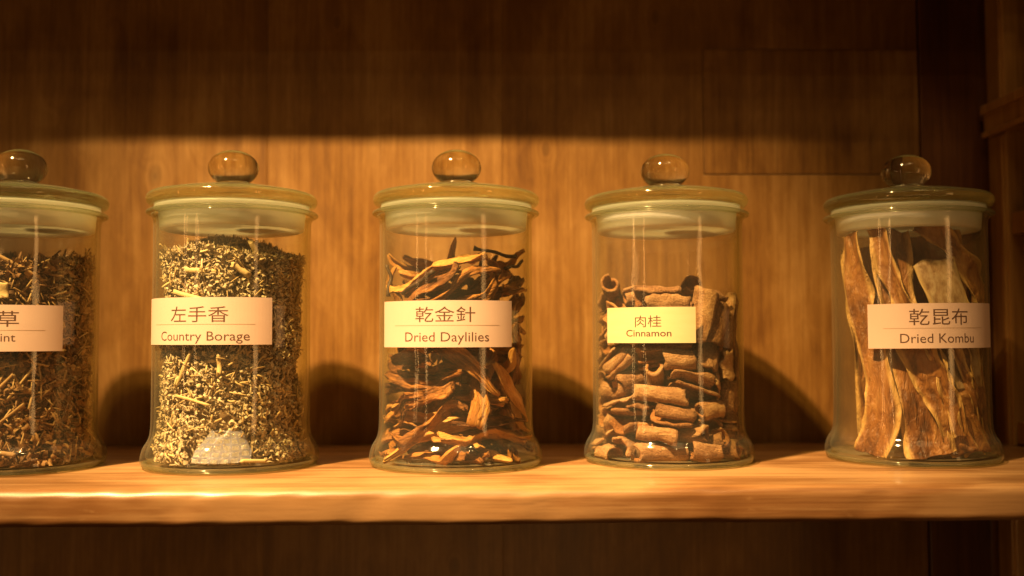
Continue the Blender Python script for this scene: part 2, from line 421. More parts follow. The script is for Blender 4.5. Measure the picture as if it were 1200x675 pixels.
def lily_piece(seed):
    r = random.Random(300 + seed); w = wob(seed + 7); w2 = wob(seed + 77)
    kind = seed % 3
    L = r.uniform(4.0, 6.6); b1, b2 = r.uniform(-.7, .7), r.uniform(-.5, .5); tw = r.uniform(-1.6, 1.6)
    def axis(u):
        return ((u - .5) * L, b1 * math.sin(u * 3.1) + .3 * w(u * 7), b2 * math.sin(u * 4.4 + .6) + .3 * w2(u * 7))
    if kind == 0:                       # a shrivelled closed bud, folded lengthwise
        nu, nv = 22, 16; V, F = [], []
        wid, fl = r.uniform(.28, .44), r.uniform(.4, .7)
        for i in range(nu + 1):
            u = i / nu; c = axis(u)
            rad = wid * (.18 + .82 * math.sin(min(1, u * 1.12) ** .8 * math.pi) ** .8) if 0 < u < 1 else .05
            for j in range(nv):
                a = 2 * math.pi * j / nv
                k = rad * (1 + .22 * math.cos(5 * a + 2 * w(u * 2)) + .26 * w2(u * 16, math.cos(a) * 2, math.sin(a) * 2))
                y, z = k * math.cos(a), k * fl * math.sin(a)
                t = tw * u
                V.append((c[0], c[1] + y * math.cos(t) - z * math.sin(t), c[2] + y * math.sin(t) + z * math.cos(t)))
        for i in range(nu):
            for j in range(nv):
                j2 = (j + 1) % nv
                F.append((i * nv + j, i * nv + j2, (i + 1) * nv + j2, (i + 1) * nv + j))
        F.append(tuple(range(nv))[::-1]); F.append(tuple(nu * nv + j for j in range(nv)))
        return V, F
    if kind == 1:                       # an open petal with curled edges
        W = r.uniform(.7, 1.35); curl = r.uniform(.7, 2.0) * r.choice((-1, 1))
        def pos(u, v):
            c = axis(u); s = v - .5
            ww = W * (.22 + .85 * math.sin(min(1, u ** 1.3) * math.pi * .93 + .1))
            t = tw * u; y = s * ww * (1 - .35 * abs(curl) * s * s); z = curl * s * s * ww + .09 * math.sin(v * 19 + 3 * w(u * 2)) * ww
            z += .13 * w2(u * 12, v * 9)
            return (c[0] + .12 * w(v * 5, u), c[1] + y * math.cos(t) - z * math.sin(t), c[2] + y * math.sin(t) + z * math.cos(t)), (0, -math.sin(t), math.cos(t)), 1
        return shell_mesh('petal', pos, 22, 12, .07)
    # a flattened flower, its end frayed into lobes
    W = r.uniform(.8, 1.25); nl = r.choice((2, 3, 4)); sp = r.uniform(.4, 1.0)
    V, F = [], []
    for k in range(nl):
        o = (k - (nl - 1) / 2)
        def pos(u, v, o=o):
            c = axis(u); s = v - .5; f = max(0, u - .35) / .65
            y = o * (.16 + sp * .55 * f * (1 + .3 * w(o * 3, 2))) * W + s * (W / nl * 1.25) * (1 - .75 * f * f)
            z = .16 * math.sin(o * 2.3 + 5 * u) * f + .14 * math.sin(v * 9 + o + 9 * u) + .5 * s * s + .1 * w2(u * 14, v * 6, o)
            t = tw * u * .6
            return (c[0] * (1 - .1 * abs(o) * f), c[1] + y * math.cos(t) - z * math.sin(t), c[2] + y * math.sin(t) + z * math.cos(t)), (0, -math.sin(t), math.cos(t)), 1
        v, f = shell_mesh('lobe', pos, 18, 5, .085)
        F += [tuple(i + len(V) for i in q) for q in f]; V += v
    return V, F

def stem_piece(seed):
    r = random.Random(70 + seed); w = wob(seed + 31)
    L = r.uniform(2.4, 4.2); V, F = [], []; nu, nv = 12, 7
    for i in range(nu + 1):
        u = i / nu; rad = .12 * (1 + .25 * w(u * 7)) * (1.5 if i == 0 else 1)
        for j in range(nv):
            a = 2 * math.pi * j / nv
            V.append(((u - .5) * L, .22 * w(u * 3, 1) + rad * math.cos(a), .22 * w(u * 3, 5) + rad * math.sin(a)))
    for i in range(nu):
        for j in range(nv):
            j2 = (j + 1) % nv
            F.append((i * nv + j, i * nv + j2, (i + 1) * nv + j2, (i + 1) * nv + j))
    F.append(tuple(range(nv))[::-1]); F.append(tuple(nu * nv + j for j in range(nv)))
    return V, F

# settled positions of the heaped pieces: shape, x, y, z (cm), rotation
CIN_TURN, LIL_TURN = 5.4, 5.4
CIN = [
[8,-1.67,-4.1,0.91,0.981,0.024,-0.029,-0.189], [0,2.34,-3.33,0.87,0.589,0.635,0.367,0.339], [11,-2.7,-2.23,1.01,0.051,0.998,0.022,0.015],
[6,0.4,-0.71,0.81,0.998,-0.038,0.016,0.049], [2,2.84,2.94,0.82,0.927,0.025,0.005,-0.375], [6,0.15,-3.98,1.22,0.681,0.108,0.226,0.688],
[6,-4.12,-0.64,0.88,0.049,0.048,-0.992,0.11], [12,-2.25,3.63,0.98,0.959,0.046,0.024,0.28], [9,3.71,0.9,0.66,0.05,-0.993,-0.108,-0.001],
[11,-2.12,-3.51,1.18,0.968,-0.043,-0.129,-0.211], [1,-0.82,4.02,2.01,0.6,-0.794,0.037,0.092], [13,-4.56,1.67,0.67,0.254,0.52,-0.734,-0.357],
[6,1.58,1.48,0.81,0.474,-0.001,0.042,-0.879], [8,4.38,-1.49,0.72,0.109,-0.539,0.793,-0.262], [1,3.33,-0.52,1.03,0.135,-0.153,0.971,0.121],
[4,-3.26,0.46,1.48,0.3,-0.223,-0.073,-0.925], [5,0.48,-2.64,0.94,0.008,-0.033,0.743,-0.668], [1,2.7,1.83,1.56,0.063,-0.497,0.864,-0.047],
[11,0.72,-1.5,2.14,0.036,-0.673,0.734,-0.08], [1,-1.5,-2.75,2.17,0.15,0.5,-0.852,-0.036], [4,-2.65,-1.85,1.47,0.006,0.99,0.091,-0.112],
[13,-2.23,2.47,1.19,0.691,-0.277,-0.639,-0.196], [14,3.23,-0.0,2.42,0.919,-0.125,-0.231,-0.293], [4,3.45,2.25,2.92,0.886,-0.003,0.271,-0.376],
[10,-0.26,2.29,1.03,0.825,-0.09,0.111,0.547], [2,-0.0,-3.21,2.56,0.034,-0.616,0.783,0.08], [11,-3.49,-1.79,2.32,0.843,-0.154,0.079,-0.509],
[9,3.05,-1.28,1.99,0.035,0.066,-0.645,-0.76], [8,-0.74,0.57,0.7,0.025,0.087,-0.963,0.254], [11,-2.89,1.42,2.28,0.037,-0.403,-0.914,-0.013],
[5,2.31,-3.77,2.04,0.075,-0.287,0.837,-0.459], [5,1.29,1.89,1.86,0.341,-0.37,0.576,-0.645], [13,1.84,3.62,1.79,0.064,-0.248,-0.907,0.335],
[8,-1.82,-0.5,0.76,0.004,-0.016,-0.896,-0.444], [7,0.1,-3.07,3.67,0.019,0.971,0.238,-0.002], [5,-0.17,4.12,3.4,0.002,-0.131,0.141,-0.981],
[1,-2.72,0.9,3.02,0.899,0.415,0.122,0.064], [11,1.79,-0.52,2.43,0.985,-0.005,-0.162,-0.054], [11,-0.62,0.2,3.51,0.005,-0.007,0.968,0.252],
[9,2.91,-2.77,3.58,0.863,-0.322,-0.056,0.386], [11,-1.48,-0.15,2.69,0.036,-0.212,0.974,-0.068], [4,-0.98,2.1,3.81,0.192,-0.971,0.124,0.074],
[4,0.33,2.69,2.38,0.116,-0.966,-0.203,-0.111], [15,0.45,3.27,3.31,0.214,0.106,-0.15,0.959], [8,1.69,-1.78,3.35,0.828,0.346,-0.078,-0.434],
[9,-3.06,-0.98,3.47,0.775,0.455,0.322,0.297], [14,1.6,1.34,2.97,0.768,0.005,-0.138,-0.626], [8,1.89,2.23,3.67,0.037,-0.932,0.333,0.136],
[9,-2.47,2.54,2.83,0.373,0.917,0.083,0.116], [3,-0.23,1.71,2.57,0.807,0.032,0.103,-0.581], [0,-0.97,3.38,4.56,0.661,-0.742,0.049,-0.097],
[8,4.08,1.23,4.47,0.325,0.556,-0.098,0.759], [13,-0.16,-0.71,3.67,0.097,0.599,-0.439,-0.663], [15,2.34,-1.08,4.21,0.142,0.75,-0.641,-0.082],
[9,-3.76,1.5,4.44,0.354,0.452,-0.819,-0.003], [9,-1.49,-1.38,3.45,0.392,-0.163,0.758,-0.495], [15,3.42,0.96,3.58,0.29,-0.909,-0.221,0.201],
[7,0.51,0.91,3.74,0.376,0.107,-0.194,0.9], [13,3.74,-0.57,3.7,0.522,0.408,-0.409,-0.628], [7,-0.84,-3.42,3.71,0.99,-0.042,-0.117,-0.059],
[14,1.84,2.15,4.79,0.121,0.092,-0.988,-0.031], [1,-2.9,-0.15,4.38,0.132,-0.497,0.708,-0.484], [3,0.93,-3.45,3.49,0.707,0.013,-0.012,0.707],
[15,-3.78,2.86,5.62,0.139,-0.494,0.532,-0.673], [4,-2.73,-1.56,4.08,0.041,0.527,-0.752,-0.394], [7,1.11,4.14,4.48,0.152,-0.073,-0.838,0.519],
[4,2.23,-3.36,4.43,0.323,0.902,0.283,0.054], [0,1.54,-2.75,5.09,0.009,-0.833,0.359,-0.421], [14,2.27,3.48,5.94,0.11,-0.704,-0.129,-0.689],
[0,-2.34,-1.7,5.33,0.258,-0.143,0.275,-0.915], [7,3.33,-1.63,4.53,0.576,-0.023,-0.223,-0.786], [12,-1.7,1.4,5.08,0.023,0.473,0.83,0.295],
[12,0.68,2.75,6.0,0.052,0.69,-0.695,-0.196], [11,-3.3,-2.13,7.74,0.236,0.761,-0.096,-0.596], [3,2.88,2.33,4.27,0.812,0.097,0.44,0.37],
[11,1.26,0.62,4.26,0.07,-0.107,0.038,-0.991], [14,-3.87,0.07,5.81,0.319,-0.926,0.087,-0.184], [15,1.54,2.17,6.26,0.383,0.508,0.666,0.388],
[7,3.22,0.49,5.53,0.043,0.468,0.542,0.697], [1,-1.64,-2.44,4.18,0.192,0.94,0.282,-0.006], [10,-0.91,2.71,5.86,0.107,0.632,0.766,-0.045],
[0,-0.12,-2.61,5.24,0.823,0.364,0.109,0.423], [9,1.78,3.47,7.28,0.385,0.88,-0.275,-0.043], [7,1.08,-0.12,4.8,0.198,-0.076,0.285,-0.935],
[8,-1.96,-2.89,5.91,0.518,-0.047,0.23,-0.822], [11,3.28,-1.55,5.91,0.194,0.83,0.523,-0.016], [15,1.79,-0.89,5.68,0.014,-0.853,0.321,0.41],
[8,3.37,-2.67,6.6,0.396,0.809,0.392,0.19], [6,0.24,0.78,6.84,0.767,0.089,0.287,-0.567], [10,-1.13,-0.53,5.95,0.995,-0.064,-0.029,-0.078],
[6,-4.01,-0.94,6.65,0.273,0.698,0.318,0.58], [4,0.45,-3.01,5.97,0.521,-0.065,0.398,-0.753], [7,-1.76,-3.1,6.59,0.943,-0.009,-0.265,-0.199],
[12,-1.76,1.85,7.02,0.769,-0.07,-0.291,0.564], [13,2.44,0.05,5.69,0.351,-0.286,-0.848,0.276], [6,4.0,1.2,6.46,0.643,-0.198,0.667,0.32],
[12,-3.13,1.72,9.03,0.838,0.236,0.266,0.413], [0,-3.44,0.99,6.93,0.175,0.499,-0.783,0.327], [13,-1.1,3.63,6.72,0.623,0.563,-0.365,-0.402],
[5,3.08,2.37,6.66,0.729,0.061,-0.678,-0.076], [0,-3.22,2.5,7.21,0.218,-0.845,-0.282,0.399], [0,0.28,3.14,7.63,0.622,0.687,-0.096,-0.365],
[5,-0.81,-3.99,6.82,0.931,-0.219,-0.263,-0.129], [14,0.91,-2.78,6.9,0.415,-0.768,-0.481,0.081], [7,-1.17,-0.77,7.15,0.078,-0.797,0.572,0.175],
[15,3.68,-0.56,6.93,0.349,0.471,0.129,0.8], [1,1.42,-0.46,6.96,0.577,-0.11,-0.609,0.533], [11,-3.25,-0.67,7.24,0.609,-0.366,0.468,-0.525],
[11,1.51,-3.42,8.66,0.215,-0.085,0.863,-0.45], [1,-1.0,-1.14,7.82,0.726,0.369,-0.052,-0.578], [1,2.05,2.05,7.78,0.116,-0.859,0.472,0.163],
[10,-1.94,0.59,8.65,0.717,-0.582,-0.081,0.374], [0,3.76,1.63,9.32,0.253,0.704,0.008,-0.664], [0,-2.25,-2.11,7.74,0.003,-0.717,0.687,0.118],
[14,3.14,-0.4,6.98,0.739,-0.009,0.362,-0.567], [4,2.17,-2.86,7.45,0.357,0.193,-0.35,-0.844], [9,0.11,-0.15,7.46,0.27,0.774,-0.388,-0.422],
[13,0.32,2.19,7.86,0.394,0.067,0.829,0.391], [2,-1.34,-2.32,8.64,0.815,0.016,0.137,-0.562], [6,-3.6,-1.27,9.36,0.772,-0.395,0.369,-0.334],
[13,0.21,-1.21,8.1,0.09,-0.53,-0.794,-0.283], [6,1.92,-0.76,7.9,0.038,-0.703,0.651,0.285], [11,-1.21,2.3,9.38,0.058,-0.872,-0.396,0.281],
[2,2.86,0.69,9.21,0.411,-0.581,-0.457,0.534], [2,-2.26,-3.01,9.38,0.291,-0.043,0.821,0.49], [7,2.64,3.21,9.74,0.209,-0.657,-0.274,-0.671],
[10,3.73,-1.18,9.67,0.56,0.471,-0.389,0.559], [5,-3.01,-0.07,10.24,0.024,0.469,-0.786,0.402], [2,4.14,-0.17,9.1,0.723,0.06,0.63,-0.278],
[14,-0.75,-1.97,9.55,0.205,0.87,-0.335,-0.3], [15,0.29,0.71,8.64,0.977,0.032,0.187,0.097], [11,0.11,-1.57,10.29,0.373,-0.103,-0.912,-0.134],
[5,1.18,-2.35,8.3,0.471,-0.847,-0.2,0.146], [3,-0.73,-3.56,8.35,0.811,0.558,0.08,0.155], [2,1.99,-2.52,10.2,0.128,-0.45,0.847,-0.251],
[11,1.43,0.69,9.58,0.027,0.749,-0.654,-0.098], [15,-0.61,-4.67,9.41,0.146,-0.235,-0.623,-0.732], [11,2.4,-2.45,8.93,0.893,-0.196,-0.096,-0.395],
[2,-0.07,-4.02,10.4,0.276,0.183,-0.822,0.463], [1,-2.37,-2.64,10.93,0.041,0.869,-0.448,0.204], [3,-2.11,-1.29,9.81,0.341,-0.299,-0.556,0.697],
[7,-0.91,2.39,9.23,0.438,-0.3,0.044,-0.846], [11,-1.65,3.27,11.63,0.932,0.153,-0.13,0.303], [2,1.02,3.9,9.8,0.59,-0.611,-0.263,-0.458],
[2,1.32,-2.56,11.06,0.872,-0.243,-0.114,0.408], [5,-1.28,-0.31,10.07,0.215,-0.54,-0.114,-0.806], [1,1.51,2.43,9.74,0.113,0.143,0.981,-0.062],
[13,2.24,0.71,10.36,0.539,-0.262,0.421,-0.681], [4,-3.28,2.3,9.96,0.218,0.403,-0.873,-0.164], [12,-2.46,0.1,11.52,0.821,0.099,0.324,0.461],
[3,0.98,-2.22,10.07,0.259,-0.714,-0.646,0.079], [13,-0.39,-0.11,10.24,0.32,0.006,-0.639,0.7], [14,3.3,0.52,10.8,0.131,0.855,0.495,-0.082],
[5,-0.05,-2.19,10.82,0.004,-0.417,0.907,0.064], [6,-0.92,3.63,10.1,0.369,0.694,0.618,0.0], [3,0.37,1.39,10.35,0.279,-0.062,0.954,0.092],
[14,2.72,-3.24,11.25,0.094,-0.42,0.38,-0.818], [12,2.93,2.29,11.79,0.626,-0.647,0.317,-0.299], [13,-1.62,3.36,11.0,0.649,0.707,0.042,0.277],
[7,2.65,-2.5,11.89,0.398,-0.302,-0.063,-0.864], [14,-3.04,2.16,10.94,0.867,0.157,0.238,0.408], [12,0.68,1.28,11.12,0.467,-0.802,0.177,-0.327],
[14,0.3,4.23,11.72,0.335,-0.259,-0.745,-0.516], [11,-1.88,0.82,11.94,0.796,0.166,0.406,0.417], [6,-3.39,1.41,12.52,0.521,0.687,-0.456,-0.219],
[11,3.16,-0.28,11.69,0.925,-0.067,0.153,-0.341], [8,1.44,2.14,11.7,0.332,-0.325,-0.611,0.641], [8,-1.05,-4.16,13.11,0.328,0.28,0.821,-0.375],
[1,1.1,-1.0,11.86,0.005,-0.579,-0.28,0.765], [15,-0.48,-3.3,13.42,0.114,-0.214,0.343,0.908], [14,-0.5,-0.43,11.64,0.946,-0.184,0.14,-0.225],
[2,-1.12,-2.14,12.21,0.207,-0.929,0.284,-0.121], [2,-4.08,0.13,12.0,0.62,0.294,0.705,0.177], [14,-0.18,0.67,11.88,0.711,-0.584,0.167,-0.355],
[14,0.03,2.51,11.66,0.729,-0.28,-0.133,-0.611], [14,1.33,0.96,12.78,0.396,0.907,-0.007,0.144], [12,-0.5,2.3,13.11,0.921,-0.102,-0.012,0.375],
[11,1.16,-3.73,13.11,0.667,-0.196,0.682,0.228], [6,-2.5,2.81,12.68,0.069,-0.398,0.897,0.18], [9,-0.21,-1.04,12.5,0.065,0.325,0.894,0.303],
[15,-2.9,-2.36,12.65,0.096,-0.978,0.113,-0.144], [10,3.57,-0.56,12.7,0.756,0.126,0.029,0.642], [12,3.52,1.95,14.36,0.668,0.194,-0.697,0.174],
[3,-3.57,-1.92,10.81,0.464,-0.262,-0.625,0.571], [2,-3.09,-2.27,14.11,0.782,-0.123,-0.524,-0.314], [13,2.01,2.44,12.8,0.097,0.96,-0.264,-0.001],
[9,-2.13,-2.32,13.19,0.04,-0.924,-0.35,-0.153], [12,0.89,2.37,14.39,0.452,0.216,0.134,0.855], [12,-3.01,-0.02,14.15,0.214,0.323,0.457,0.8],
[6,2.74,-2.69,13.74,0.242,0.902,0.344,0.1], [6,2.0,3.72,13.42,0.561,-0.341,0.639,0.402], [14,-0.03,-0.23,14.19,0.398,0.035,-0.398,-0.826],
[5,0.68,-3.74,13.1,0.539,-0.369,0.575,0.493], [4,0.18,-1.77,13.85,0.095,0.907,0.402,-0.081], [7,3.07,-0.24,13.49,0.928,-0.001,0.175,-0.327],
[5,4.03,-0.24,14.13,0.159,0.702,0.691,0.066], [1,-1.88,2.56,13.46,0.018,0.93,0.366,-0.003], [15,1.06,0.17,12.92,0.838,0.519,-0.051,0.163],
[10,-2.73,3.14,14.38,0.259,-0.237,0.684,-0.639], [4,-0.02,1.06,13.32,0.178,-0.318,0.559,-0.745]]
LIL = [
[8,-0.19,0.54,0.92,0.0,-0.971,-0.239,-0.023], [0,0.9,-3.15,0.89,0.057,0.159,-0.081,-0.982], [11,1.3,-1.63,0.75,0.282,-0.958,-0.027,-0.045],
[6,-1.27,1.5,0.74,0.477,-0.014,-0.009,-0.879], [2,1.74,2.76,0.76,0.951,-0.133,0.076,-0.269], [6,2.23,0.31,1.2,0.017,0.07,-0.119,0.99],
[6,-3.08,0.17,0.65,0.191,0.459,-0.836,-0.234], [12,-1.75,0.05,1.73,0.401,-0.904,0.1,-0.108], [9,-2.85,3.28,0.76,0.918,-0.231,0.027,0.322],
[11,2.96,-0.23,1.84,0.121,-0.653,0.705,-0.25], [1,-1.57,2.14,1.15,0.997,0.058,0.043,0.009], [17,1.06,-0.47,0.42,0.116,0.206,-0.676,-0.698],
[5,-2.88,-2.69,1.19,0.028,-0.428,-0.901,-0.059], [14,-2.69,0.67,1.99,0.003,-0.955,0.074,-0.286], [11,0.03,-1.7,2.09,0.414,0.05,0.132,-0.899],
[11,3.23,0.14,5.82,0.567,-0.314,-0.761,0.001], [10,0.38,3.51,2.47,0.226,-0.069,-0.808,-0.54], [15,1.35,1.23,2.29,0.382,-0.877,-0.288,0.044],
[7,1.03,-2.69,1.85,0.742,-0.5,-0.391,0.216], [1,0.01,-2.2,2.63,0.339,0.114,-0.353,-0.864], [4,-3.92,-1.42,2.64,0.053,0.814,-0.571,-0.097],
[13,-0.31,2.67,2.48,0.094,-0.991,0.098,0.004], [14,1.51,-3.14,2.6,0.948,-0.175,-0.158,0.213], [4,3.8,-0.05,2.93,0.613,-0.329,0.239,-0.678],
[10,-2.03,2.08,3.48,0.009,0.248,-0.949,0.196], [2,-0.36,1.47,4.06,0.713,0.671,0.059,-0.194], [11,0.28,-1.54,3.86,0.949,-0.248,-0.152,-0.12],
[9,1.87,1.51,3.78,0.678,0.689,-0.11,0.23], [8,-1.09,-0.22,2.85,0.052,-0.041,0.45,0.891], [11,-0.22,2.61,4.83,0.432,0.12,-0.892,0.058],
[5,0.99,-3.69,4.34,0.235,0.07,0.449,-0.859], [16,0.69,-2.98,3.1,0.951,0.13,-0.143,0.243], [2,-0.43,0.38,4.0,0.065,-0.015,-0.922,0.381],
[13,1.25,2.75,4.54,0.491,0.792,0.268,-0.244], [6,2.43,1.58,5.4,0.292,0.241,0.837,-0.395], [1,1.64,0.7,4.03,0.842,0.51,0.173,0.013],
[5,-2.71,-0.99,4.42,0.277,-0.71,0.637,0.12], [2,0.75,-0.63,4.79,0.079,0.156,-0.977,-0.124], [8,-1.12,-1.89,5.24,0.31,0.043,0.188,-0.931],
[17,-3.52,-0.56,3.12,0.047,-0.994,0.095,0.014], [11,2.69,2.75,6.22,0.041,0.565,0.467,-0.679], [4,4.27,1.27,4.59,0.357,-0.742,0.139,-0.551],
[2,-3.98,1.04,5.52,0.63,0.24,-0.733,-0.094], [17,1.26,1.43,4.89,0.366,-0.311,0.565,0.671], [7,0.53,-3.13,5.97,0.045,0.073,-0.814,-0.575],
[5,-1.82,-0.99,5.88,0.331,-0.051,-0.109,-0.936], [10,-0.58,-2.99,6.47,0.117,-0.072,-0.461,0.877], [14,-1.24,2.97,4.23,0.479,-0.851,0.049,0.211],
[17,1.13,4.7,0.42,0.132,0.04,0.705,0.696], [4,-1.26,0.62,6.01,0.137,-0.153,0.039,-0.978], [3,-1.13,4.01,5.12,0.545,0.804,0.237,-0.024],
[16,0.74,-4.42,4.61,0.101,-0.142,0.984,0.021], [0,-1.18,3.51,6.84,0.119,0.223,-0.69,0.679], [0,-1.26,0.09,6.57,0.038,-0.978,0.205,-0.001],
[15,2.29,-0.14,4.99,0.432,-0.324,-0.763,0.356], [9,-0.84,2.97,6.13,0.337,0.268,-0.775,0.463], [9,1.93,-1.77,6.53,0.2,0.946,0.156,0.2],
[15,2.08,0.32,4.82,0.251,-0.954,-0.115,0.118], [7,-2.68,-2.27,7.45,0.181,-0.434,-0.436,0.767], [13,0.98,1.13,7.34,0.336,-0.524,0.633,-0.46],
[7,-3.49,-2.48,9.71,0.381,-0.682,-0.202,-0.591], [14,-0.01,2.04,6.98,0.742,-0.464,-0.152,0.459], [1,-2.36,0.82,7.69,0.404,0.046,-0.095,-0.909],
[3,0.06,-3.3,7.55,0.098,0.147,0.615,0.769], [15,-3.82,-0.79,4.7,0.5,-0.287,0.803,0.149], [4,-0.55,-2.0,7.62,0.091,0.239,0.929,0.268],
[7,0.2,0.13,8.13,0.775,-0.085,-0.448,0.438], [4,1.45,1.36,7.66,0.125,-0.74,-0.604,0.268], [0,-0.9,0.81,9.15,0.103,0.873,0.404,0.253],
[14,0.56,3.52,9.0,0.056,-0.094,-0.988,-0.113], [0,-0.69,-1.69,8.78,0.26,-0.219,-0.934,-0.107], [7,3.02,-2.22,6.81,0.052,-0.498,0.566,-0.655],
[12,-2.04,-2.34,9.21,0.442,0.837,-0.158,-0.279], [12,-3.26,0.87,8.25,0.709,-0.296,0.258,0.586], [11,-0.81,2.71,9.79,0.003,-0.957,-0.153,-0.245],
[3,2.01,-1.09,7.49,0.104,0.756,-0.561,-0.321], [11,1.0,-2.44,9.34,0.215,-0.099,-0.088,-0.968], [14,2.7,-2.11,10.98,0.262,0.313,-0.372,-0.834],
[15,3.12,3.22,7.18,0.385,-0.522,0.372,0.664], [7,3.19,0.7,10.33,0.78,0.074,0.173,-0.597], [1,1.06,-3.39,9.04,0.165,-0.007,-0.182,-0.969],
[10,2.82,1.1,8.56,0.67,-0.379,0.614,-0.175], [0,-2.41,-1.08,10.9,0.047,-0.463,-0.885,0.014], [9,0.92,4.11,8.49,0.425,-0.825,-0.01,-0.373],
[7,1.63,-1.0,9.34,0.227,-0.945,-0.061,0.226], [8,1.71,-1.37,11.48,0.11,-0.269,0.943,-0.164], [17,3.12,-3.27,7.29,0.318,-0.34,-0.178,-0.867],
[7,0.25,-0.06,9.97,0.201,-0.896,-0.191,-0.348], [1,-2.08,-1.22,11.92,0.498,0.699,0.503,-0.104], [1,1.12,-3.64,11.58,0.346,-0.895,-0.214,-0.182],
[6,-2.1,0.65,9.84,0.552,-0.04,0.017,0.833], [5,-2.17,0.18,11.56,0.189,-0.083,-0.3,-0.931], [15,-1.89,1.83,9.97,0.177,-0.552,-0.748,0.323],
[9,-0.8,-1.53,11.51,0.611,-0.698,0.021,0.372], [15,-1.14,0.8,9.76,0.209,-0.606,-0.763,0.08], [2,-1.42,1.76,10.65,0.948,0.066,-0.083,0.299],
[8,0.89,1.57,10.77,0.8,0.346,0.309,-0.381], [11,1.09,-2.51,12.38,0.097,-0.208,0.973,-0.035], [0,2.72,-2.44,11.29,0.151,-0.394,0.904,0.068],
[0,-1.18,0.82,12.1,0.112,0.926,-0.354,0.074], [4,0.78,0.41,11.99,0.876,-0.116,-0.095,-0.459], [1,-2.17,2.28,10.75,0.874,0.346,-0.174,0.295],
[4,-0.01,-1.49,12.86,0.044,0.138,-0.982,-0.119], [16,-3.09,3.2,7.72,0.356,0.468,-0.742,0.321], [5,-0.23,-3.41,13.14,0.095,0.009,0.905,0.415],
[14,-2.96,-2.28,13.9,0.626,-0.471,0.051,-0.619], [7,-0.5,3.71,12.15,0.094,0.321,0.029,-0.942], [17,-3.98,1.25,8.82,0.55,-0.201,0.695,-0.417],
[1,2.52,2.3,12.1,0.07,-0.387,-0.915,-0.088], [11,-0.69,2.65,16.12,0.09,-0.94,0.08,0.318], [11,0.67,1.24,13.05,0.913,0.322,0.014,-0.249],
[1,-1.52,0.07,12.4,0.159,-0.028,0.256,0.953], [1,1.6,1.91,12.64,0.95,-0.048,0.17,-0.256], [10,-3.62,0.25,14.36,0.275,0.654,0.704,-0.026],
[0,-2.07,2.09,14.53,0.664,0.662,0.288,0.195], [0,-0.95,-1.02,14.06,0.501,0.075,-0.015,-0.862], [14,1.14,-0.36,14.65,0.509,0.678,-0.232,-0.478],
[17,1.8,2.47,13.41,0.388,-0.199,-0.672,0.599], [6,-2.53,1.09,12.57,0.143,0.47,0.461,-0.739], [13,-2.55,2.69,15.3,0.437,0.571,-0.55,0.425],
[2,-0.69,-1.33,14.69,0.877,0.41,-0.004,-0.249], [17,-3.65,1.86,11.72,0.444,-0.575,0.007,-0.687], [17,-3.92,1.96,9.09,0.09,-0.54,0.836,0.029],
[16,2.38,-2.48,13.74,0.411,0.213,-0.346,0.816], [17,-0.09,-4.48,11.1,0.195,-0.975,-0.056,-0.088], [8,1.25,-3.53,14.31,0.795,0.554,-0.058,0.239],
[5,-1.67,1.42,15.41,0.096,0.319,-0.651,0.682], [13,2.23,2.57,15.15,0.23,0.336,0.896,0.175], [8,2.74,0.32,13.78,0.176,0.823,0.531,-0.101],
[9,-3.06,-0.87,15.45,0.232,-0.309,-0.905,-0.176], [10,-1.26,-0.36,16.0,0.183,0.972,-0.126,-0.071], [10,3.42,2.19,13.98,0.869,0.15,-0.319,-0.347],
[15,2.45,1.35,13.76,0.678,-0.695,0.068,-0.231], [11,-2.12,-0.89,16.48,0.476,-0.409,-0.767,0.132], [5,3.48,-1.17,15.52,0.407,-0.591,-0.675,-0.171],
[3,2.69,0.76,14.62,0.142,0.261,0.58,0.758], [2,-0.83,1.86,17.74,0.213,-0.242,0.224,-0.92], [11,1.38,0.69,15.96,0.803,-0.014,0.189,-0.565],
[15,-0.85,-4.18,15.23,0.814,-0.478,0.32,0.08], [11,-1.97,-2.21,17.71,0.442,0.135,-0.742,0.486], [2,-0.37,0.79,17.34,0.284,-0.156,0.167,-0.931],
[1,1.93,2.36,15.5,0.862,0.274,-0.206,-0.373], [3,-3.7,-0.9,16.34,0.365,0.73,-0.421,-0.397], [7,2.15,-0.26,17.18,0.514,0.152,-0.311,-0.785],
[11,3.68,-0.4,18.45,0.467,-0.583,-0.602,-0.283], [2,1.99,-0.72,18.02,0.386,-0.374,0.54,-0.647], [2,2.71,-1.58,18.71,0.416,0.74,0.097,0.519],
[5,-0.02,-2.18,17.61,0.336,0.536,-0.737,-0.237], [4,-0.84,0.91,18.54,0.087,0.192,-0.91,-0.358], [8,2.11,-3.63,18.33,0.61,0.242,0.686,-0.315],
[8,-0.77,3.2,17.84,0.92,0.231,0.262,0.179], [15,1.54,-3.02,15.82,0.088,0.985,0.107,0.107], [17,1.37,-4.16,11.68,0.095,-0.249,0.478,0.837],
[4,-2.5,3.41,14.93,0.618,-0.604,0.178,0.47], [8,-0.93,-1.37,18.7,0.798,0.321,0.346,0.374], [17,2.84,-2.94,16.2,0.029,0.238,-0.443,-0.864],
[8,-1.18,-3.42,16.27,0.07,0.197,0.394,0.895], [4,-2.37,3.79,11.75,0.652,-0.537,-0.53,-0.081], [3,0.42,0.77,18.76,0.77,0.412,-0.271,-0.405],
[15,1.28,-3.46,18.83,0.188,-0.941,-0.207,0.193], [15,1.58,-2.58,18.78,0.532,-0.845,0.0,0.056], [17,1.26,1.07,16.8,0.533,0.629,0.558,0.095],
[15,-0.66,-2.02,18.46,0.252,-0.382,0.776,-0.435], [9,1.5,-0.77,18.34,0.343,0.629,0.694,0.068], [17,3.84,-2.52,17.59,0.457,0.46,-0.72,0.248],
[16,2.52,2.08,16.68,0.048,0.47,-0.813,-0.34], [8,2.51,1.37,18.73,0.506,-0.549,-0.134,0.652], [9,0.42,2.94,18.25,0.069,-0.89,0.423,0.155],
